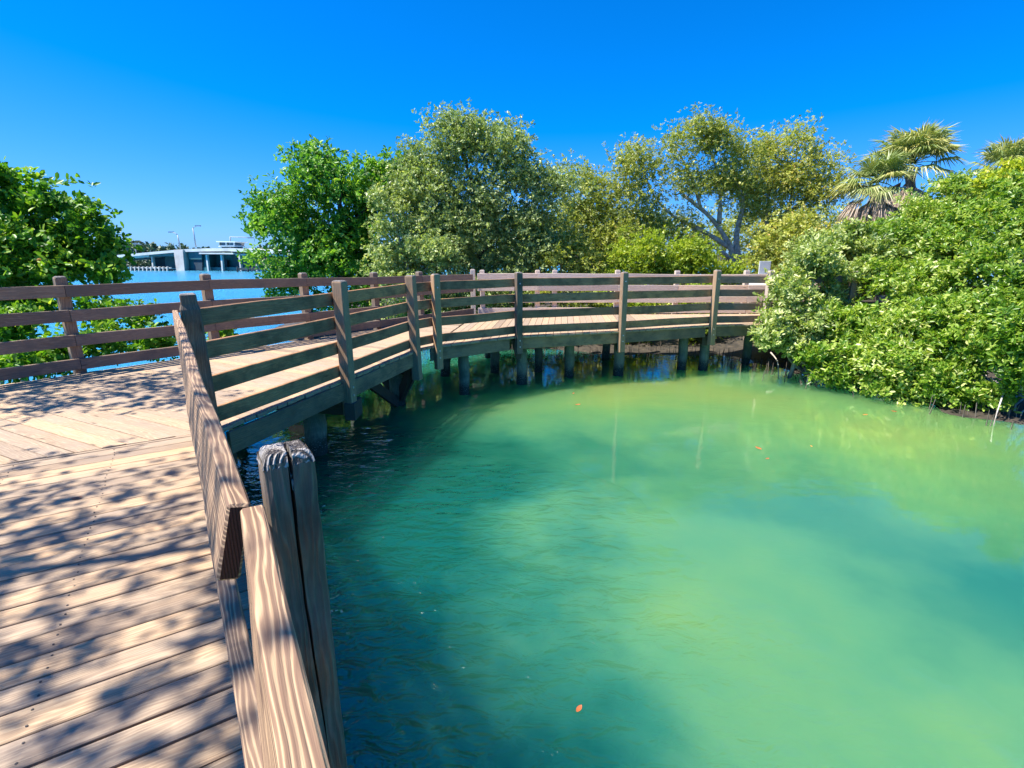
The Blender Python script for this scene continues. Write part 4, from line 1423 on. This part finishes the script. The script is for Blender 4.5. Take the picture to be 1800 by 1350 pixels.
def slab(pts_top, pts_bot, depth, mat, name, parent=None, y0=DB):
    """prism between an upper and a lower outline, depth metres thick"""
    mb = MB()
    n = len(pts_top)
    for yy in (y0, y0 + depth):
        for p in pts_top: mb.v.append(Vector((p[0], p[1] + yy - DB, p[2])))
        for p in pts_bot: mb.v.append(Vector((p[0], p[1] + yy - DB, p[2])))
    for i in range(n - 1):
        mb.face((n + i, n + i + 1, i + 1, i))
        k = 2 * n
        mb.face((k + i, k + i + 1, k + n + i + 1, k + n + i))
        mb.face((i, i + 1, k + i + 1, k + i))
        mb.face((n + i + 1, n + i, k + n + i, k + n + i + 1))
    mb.face((0, 2 * n, 3 * n, n)); mb.face((n - 1, 2 * n - 1, 4 * n - 1, 3 * n - 1))
    return mb.build(name, mat, parent or bridge)


tops = [(60, 461), (120, 456), (215, 447.5), (260, 443.5), (315, 438.5), (360, 436.5), (400, 436), (450, 438.5), (520, 443), (640, 450)]
slab([bx(*p) for p in tops], [bx(x, y + (4.5 if x < 330 else 5.5)) for x, y in tops], 9, CWHT, 'parapet')
slab([bx(x, y + (4.5 if x < 330 else 5.5)) for x, y in tops[:4]], [bx(x, y + 8) for x, y in tops[:4]], 8.6, CONC, 'approach_slab', y0=DB + .3)
slab([bx(256, 448.5), bx(307, 444)], [bx(256, 451), bx(307, 450.5)], 8.0, TEAL, 'girder', y0=DB + .4)
slab([bx(327, 443), bx(352, 443)], [bx(330, 456), bx(352, 456)], 3, TEAL, 'girder', y0=DB + .4)
slab([bx(352, 444), bx(412, 444.5)], [bx(352, 446.5), bx(412, 447)], 1.5, CWHT, 'walkway_beam', y0=DB - .4)
slab([bx(412, 446), bx(460, 446.5), bx(560, 450)], [bx(412, 449), bx(460, 449.5), bx(560, 453)], 8, CONC, 'approach_slab', y0=DB + .3)
slab([bx(308, 439), bx(324, 438.5)], [bx(313, 476), bx(327.5, 476)], 9, CONC, 'pier', y0=DB - .5)
slab([bx(325, 444), bx(362, 446)], [bx(328, 476), bx(362, 476)], 7, TEAL, 'pier', y0=DB + 1)
slab([bx(337, 456), bx(352, 456)], [bx(337, 475), bx(352, 475)], .5, DRK, 'doorway', y0=DB + .6)
slab([bx(373, 457), bx(387, 457)], [bx(373, 471), bx(387, 471)], .5, DRK, 'doorway', y0=DB + 2.2)
slab([bx(356, 447), bx(416, 449)], [bx(356, 472), bx(416, 472)], 5, TEAL, 'pier', y0=DB + 3)
slab([bx(264, 449), bx(308, 449)], [bx(267, 473), bx(310, 473)], 4, TEAL, 'pier', y0=DB + 4)
slab([bx(230, 452), bx(258, 452)], [bx(236, 470), bx(262, 470)], 4, DRK, 'abutment', y0=DB + 5)
for x0, x1 in ((361, 364.5), (387, 389.5), (418.5, 422), (447, 450)):
    slab([bx(x0, 448), bx(x0 + 2.5, 448)], [bx(x1, 476), bx(x1 + 2.5, 476)], .6, CWHT if x0 < 400 else CONC, 'column', y0=DB)
slab([bx(262, 451), bx(264.5, 451)], [bx(264, 470), bx(266.5, 470)], .6, CONC, 'column', y0=DB + .5)
# fender rail with posts
slab([bx(242, 469), bx(312, 469.5)], [bx(242, 471), bx(312, 471.5)], .4, CONC, 'fender', y0=DB - 2)
slab([bx(242, 472.5), bx(312, 473)], [bx(242, 476.3), bx(312, 476.3)], .4, DRK, 'fender', y0=DB - 1.8)
slab([bx(426, 470.5), bx(476, 469)], [bx(426, 474), bx(476, 474)], .4, DRK, 'fender', y0=DB - 1.8)
for x in list(range(244, 310, 7)) + [428, 446, 472]:
    slab([bx(x, 468), bx(x + 1.6, 468)], [bx(x, 477), bx(x + 1.6, 477)], .3, CONC if x < 400 else DRK, 'fender_post', y0=DB - 2.3)
slab([bx(352, 470), bx(420, 470)], [bx(352, 475.5), bx(420, 475.5)], 1.5, TEAL, 'footing', y0=DB + .8)

tower = empty('control_tower', tuple(bx(394, 438, 2)), 'white and teal bridge control cabin with wide flat roof', 'building')
slab([bx(376, 423.5), bx(410.5, 424.5)], [bx(378, 425.5), bx(409, 426)], 4.5, ROOFW, 'roof', tower, y0=DB + .5)
slab([bx(380, 425.4), bx(407, 426)], [bx(381, 431), bx(405.5, 431)], 3.4, GLS, 'window', tower, y0=DB + 1.1)
slab([bx(380.5, 431), bx(405.5, 431)], [bx(378, 433.5), bx(408, 433.5)], 3.6, ROOFW, 'wall', tower, y0=DB + 1)
slab([bx(382, 433.5), bx(404, 433.5)], [bx(382, 440), bx(404, 440)], 3.0, TEAL, 'base', tower, y0=DB + 1.4)
for x in (379.6, 391.5, 392.6, 405.6):
    slab([bx(x, 425.4), bx(x + .8, 425.4)], [bx(x + .3, 432), bx(x + 1.1, 432)], .3, ROOFW, 'mullion', tower, y0=DB + .85)


def pole(lab, pts, arm, r=.11, dd=1.5, name='street_lamp', cat='street lamp'):
    P0 = bx(*pts[0], dd)
    e = empty(name, tuple(P0), lab, cat, 'lamp posts on the bridge')
    mb = MB(); mb.tube([tuple(bx(*p, dd)) for p in pts], [r * 1.1, r * .8][:1] + [r * .8] * (len(pts) - 1), 6); mb.build('pole', MET, e)
    mb = MB(); mb.tube([tuple(bx(*p, dd)) for p in arm], r * .7, 6); mb.build('arm', MET, e)
    mb = MB(); q = bx(*arm[-1], dd); mb.box((q[0] - .45, q[1] - .2, q[2] - .1), (q[0] + .45, q[1] + .2, q[2] + .1)); mb.build('lamp_head', MET, e)


pole('left street lamp on the bridge with its arm bent left', [(317, 437), (312, 413)], [(312, 413), (308, 410), (301, 408)])
pole('right street lamp on the bridge, straight pole with a short right arm', [(344.5, 434), (339, 401)], [(339, 401), (344, 397.5), (348, 397)])
pole('traffic signal mast with long level arm beside the control cabin', [(405, 441), (404.6, 416)], [(404.6, 416.3), (425, 417), (441, 418)], name='signal_mast', cat='traffic signal')
pole('thin short light pole at the left end of the bridge', [(239, 446), (237.5, 429)], [(237.5, 429), (238, 428.5)], r=.07)

# distant trees on the far shore
def farwood(name, lab, x0, x1, ytop, ybot, D, n, sz):
    P, W_ = [], []
    xs = rng.uniform(x0, x1, n)
    hh = vnoise(xs * .035, xs * 0 + 3, 12) * .55 + vnoise(xs * .14, xs * 0 + 9, 13) * .45
    ys = ybot + (ytop(xs) - ybot) * np.clip(hh + .25, .2, 1.) * np.sqrt(rng.random(n))
    dd = D + rng.uniform(0, 5, n)
    P = np.array([at(a, b, c) for a, b, c in zip(xs, ys, dd)])
    arr = (P, unit(n), unit(n), rng.uniform(.5, 1.3, n) * sz, rng.uniform(.5, 1.1, n) * sz * .8, rng.random(n))
    o = leaf_mesh(name, *arr, L_far, None, 4)
    return tag(o, lab, 'trees', kind='stuff')


farwood('far_trees', 'low dark line of distant trees on the far shore behind the bridge', -300, 900, lambda x: np.where(x < 330, 428., 434.) + 0 * x, 458, 126, 9000, 1.2)
farwood('far_trees', 'dark trees showing beneath the right span of the bridge', 225, 480, lambda x: 456. + 0 * x, 474, 112, 2600, .7)
fp = empty('coconut_palm', tuple(bx(240, 445, 20)), 'tiny distant palm rising above the left end of the bridge', 'palm')
mb = MB(); q = at(239, 427, 115); mb.tube([tuple(at(240, 447, 115)), tuple(q)], .22, 6); mb.build('trunk', BARK_d, fp)
n = 300
az = rng.uniform(0, 6.28, n); t = rng.random(n)
Pq = q + np.stack([np.cos(az) * 1.6 * t, np.sin(az) * 1.6 * t, .3 + .35 * t - 1.1 * t * t], 1)
dq = np.stack([np.cos(az), np.sin(az), -.7 * t], 1) + rng.normal(size=(n, 3)) * .3
leaf_mesh('fronds', Pq, dq, unit(n), np.full(n, .7), np.full(n, .16), rng.random(n) * .5, L_far, fp, 4)
hut = empty('beach_hut', tuple(gz(at(438, 470, 118), -.6)), 'small far hut with rounded tan roof under the right span', 'building')
mb = MB(); q = at(437, 462, 116)
mb.tube([(q[0], q[1], q[2] - .9), (q[0], q[1], q[2] - .1), (q[0], q[1], q[2] + .7)], [1.9, 1.9, .9], 12)
mb.build('roof', flat('thatch', (.50, .42, .33), .9, .3, 1), hut)
mb = MB(); mb.box((q[0] - 1.2, q[1] - 1, -1.1), (q[0] + 1.2, q[1] + 1, q[2] - .85)); mb.build('wall', DRK, hut)

# ------------------------------------------------------------------ the tree whose leaves dapple the near deck (it stands left of the view)
sh = [((-4.9, 1.8, 5.2), (1.6, 1.2, .6), 3.0), ((-4.4, .5, 5.4), (1.5, 1.1, .6), 2.2), ((-6.2, 2.3, 5.0), (1.2, 1.1, .5), 1.5), ((-3.5, .8, 5.3), (.9, .8, .4), 1.0)]
tree('shade_tree', 'overhanging mangrove left of the viewer that dapples the near deck', 'tree', None, sh,
     [([np.array([-7.9, -.6, -1.1]), np.array([-7.4, .2, 2.5]), np.array([-6.4, 1.5, 5.6]), np.array([-5.0, 1.9, 6.4])], .14, .03), ([np.array([-7.4, .2, 2.5]), np.array([-6.2, .4, 5.6]), np.array([-4.4, .6, 6.5])], .08, .03)],
     L_red, BARK_m, 300, 28, .19, .075, .5, sub=0)
tree('shade_tree', 'overhanging mangrove beyond the left edge that shades the deck by the outer railing', 'tree', None,
     [((-7.6, 4.9, 4.6), (.9, .6, .45), 1.0), ((-8.6, 5.6, 4.4), (1.2, .6, .5), 1.3), ((-6.6, 4.9, 4.9), (.5, .4, .3), .5), ((-7.2, 5.8, 4.4), (.8, .5, .35), .9)],
     [([np.array([-9.8, 3.6, -1.1]), np.array([-9.4, 4.2, 2.0]), np.array([-8.2, 4.9, 4.4])], .10, .03)],
     L_red, BARK_m, 110, 42, .20, .09, .5, sub=0)
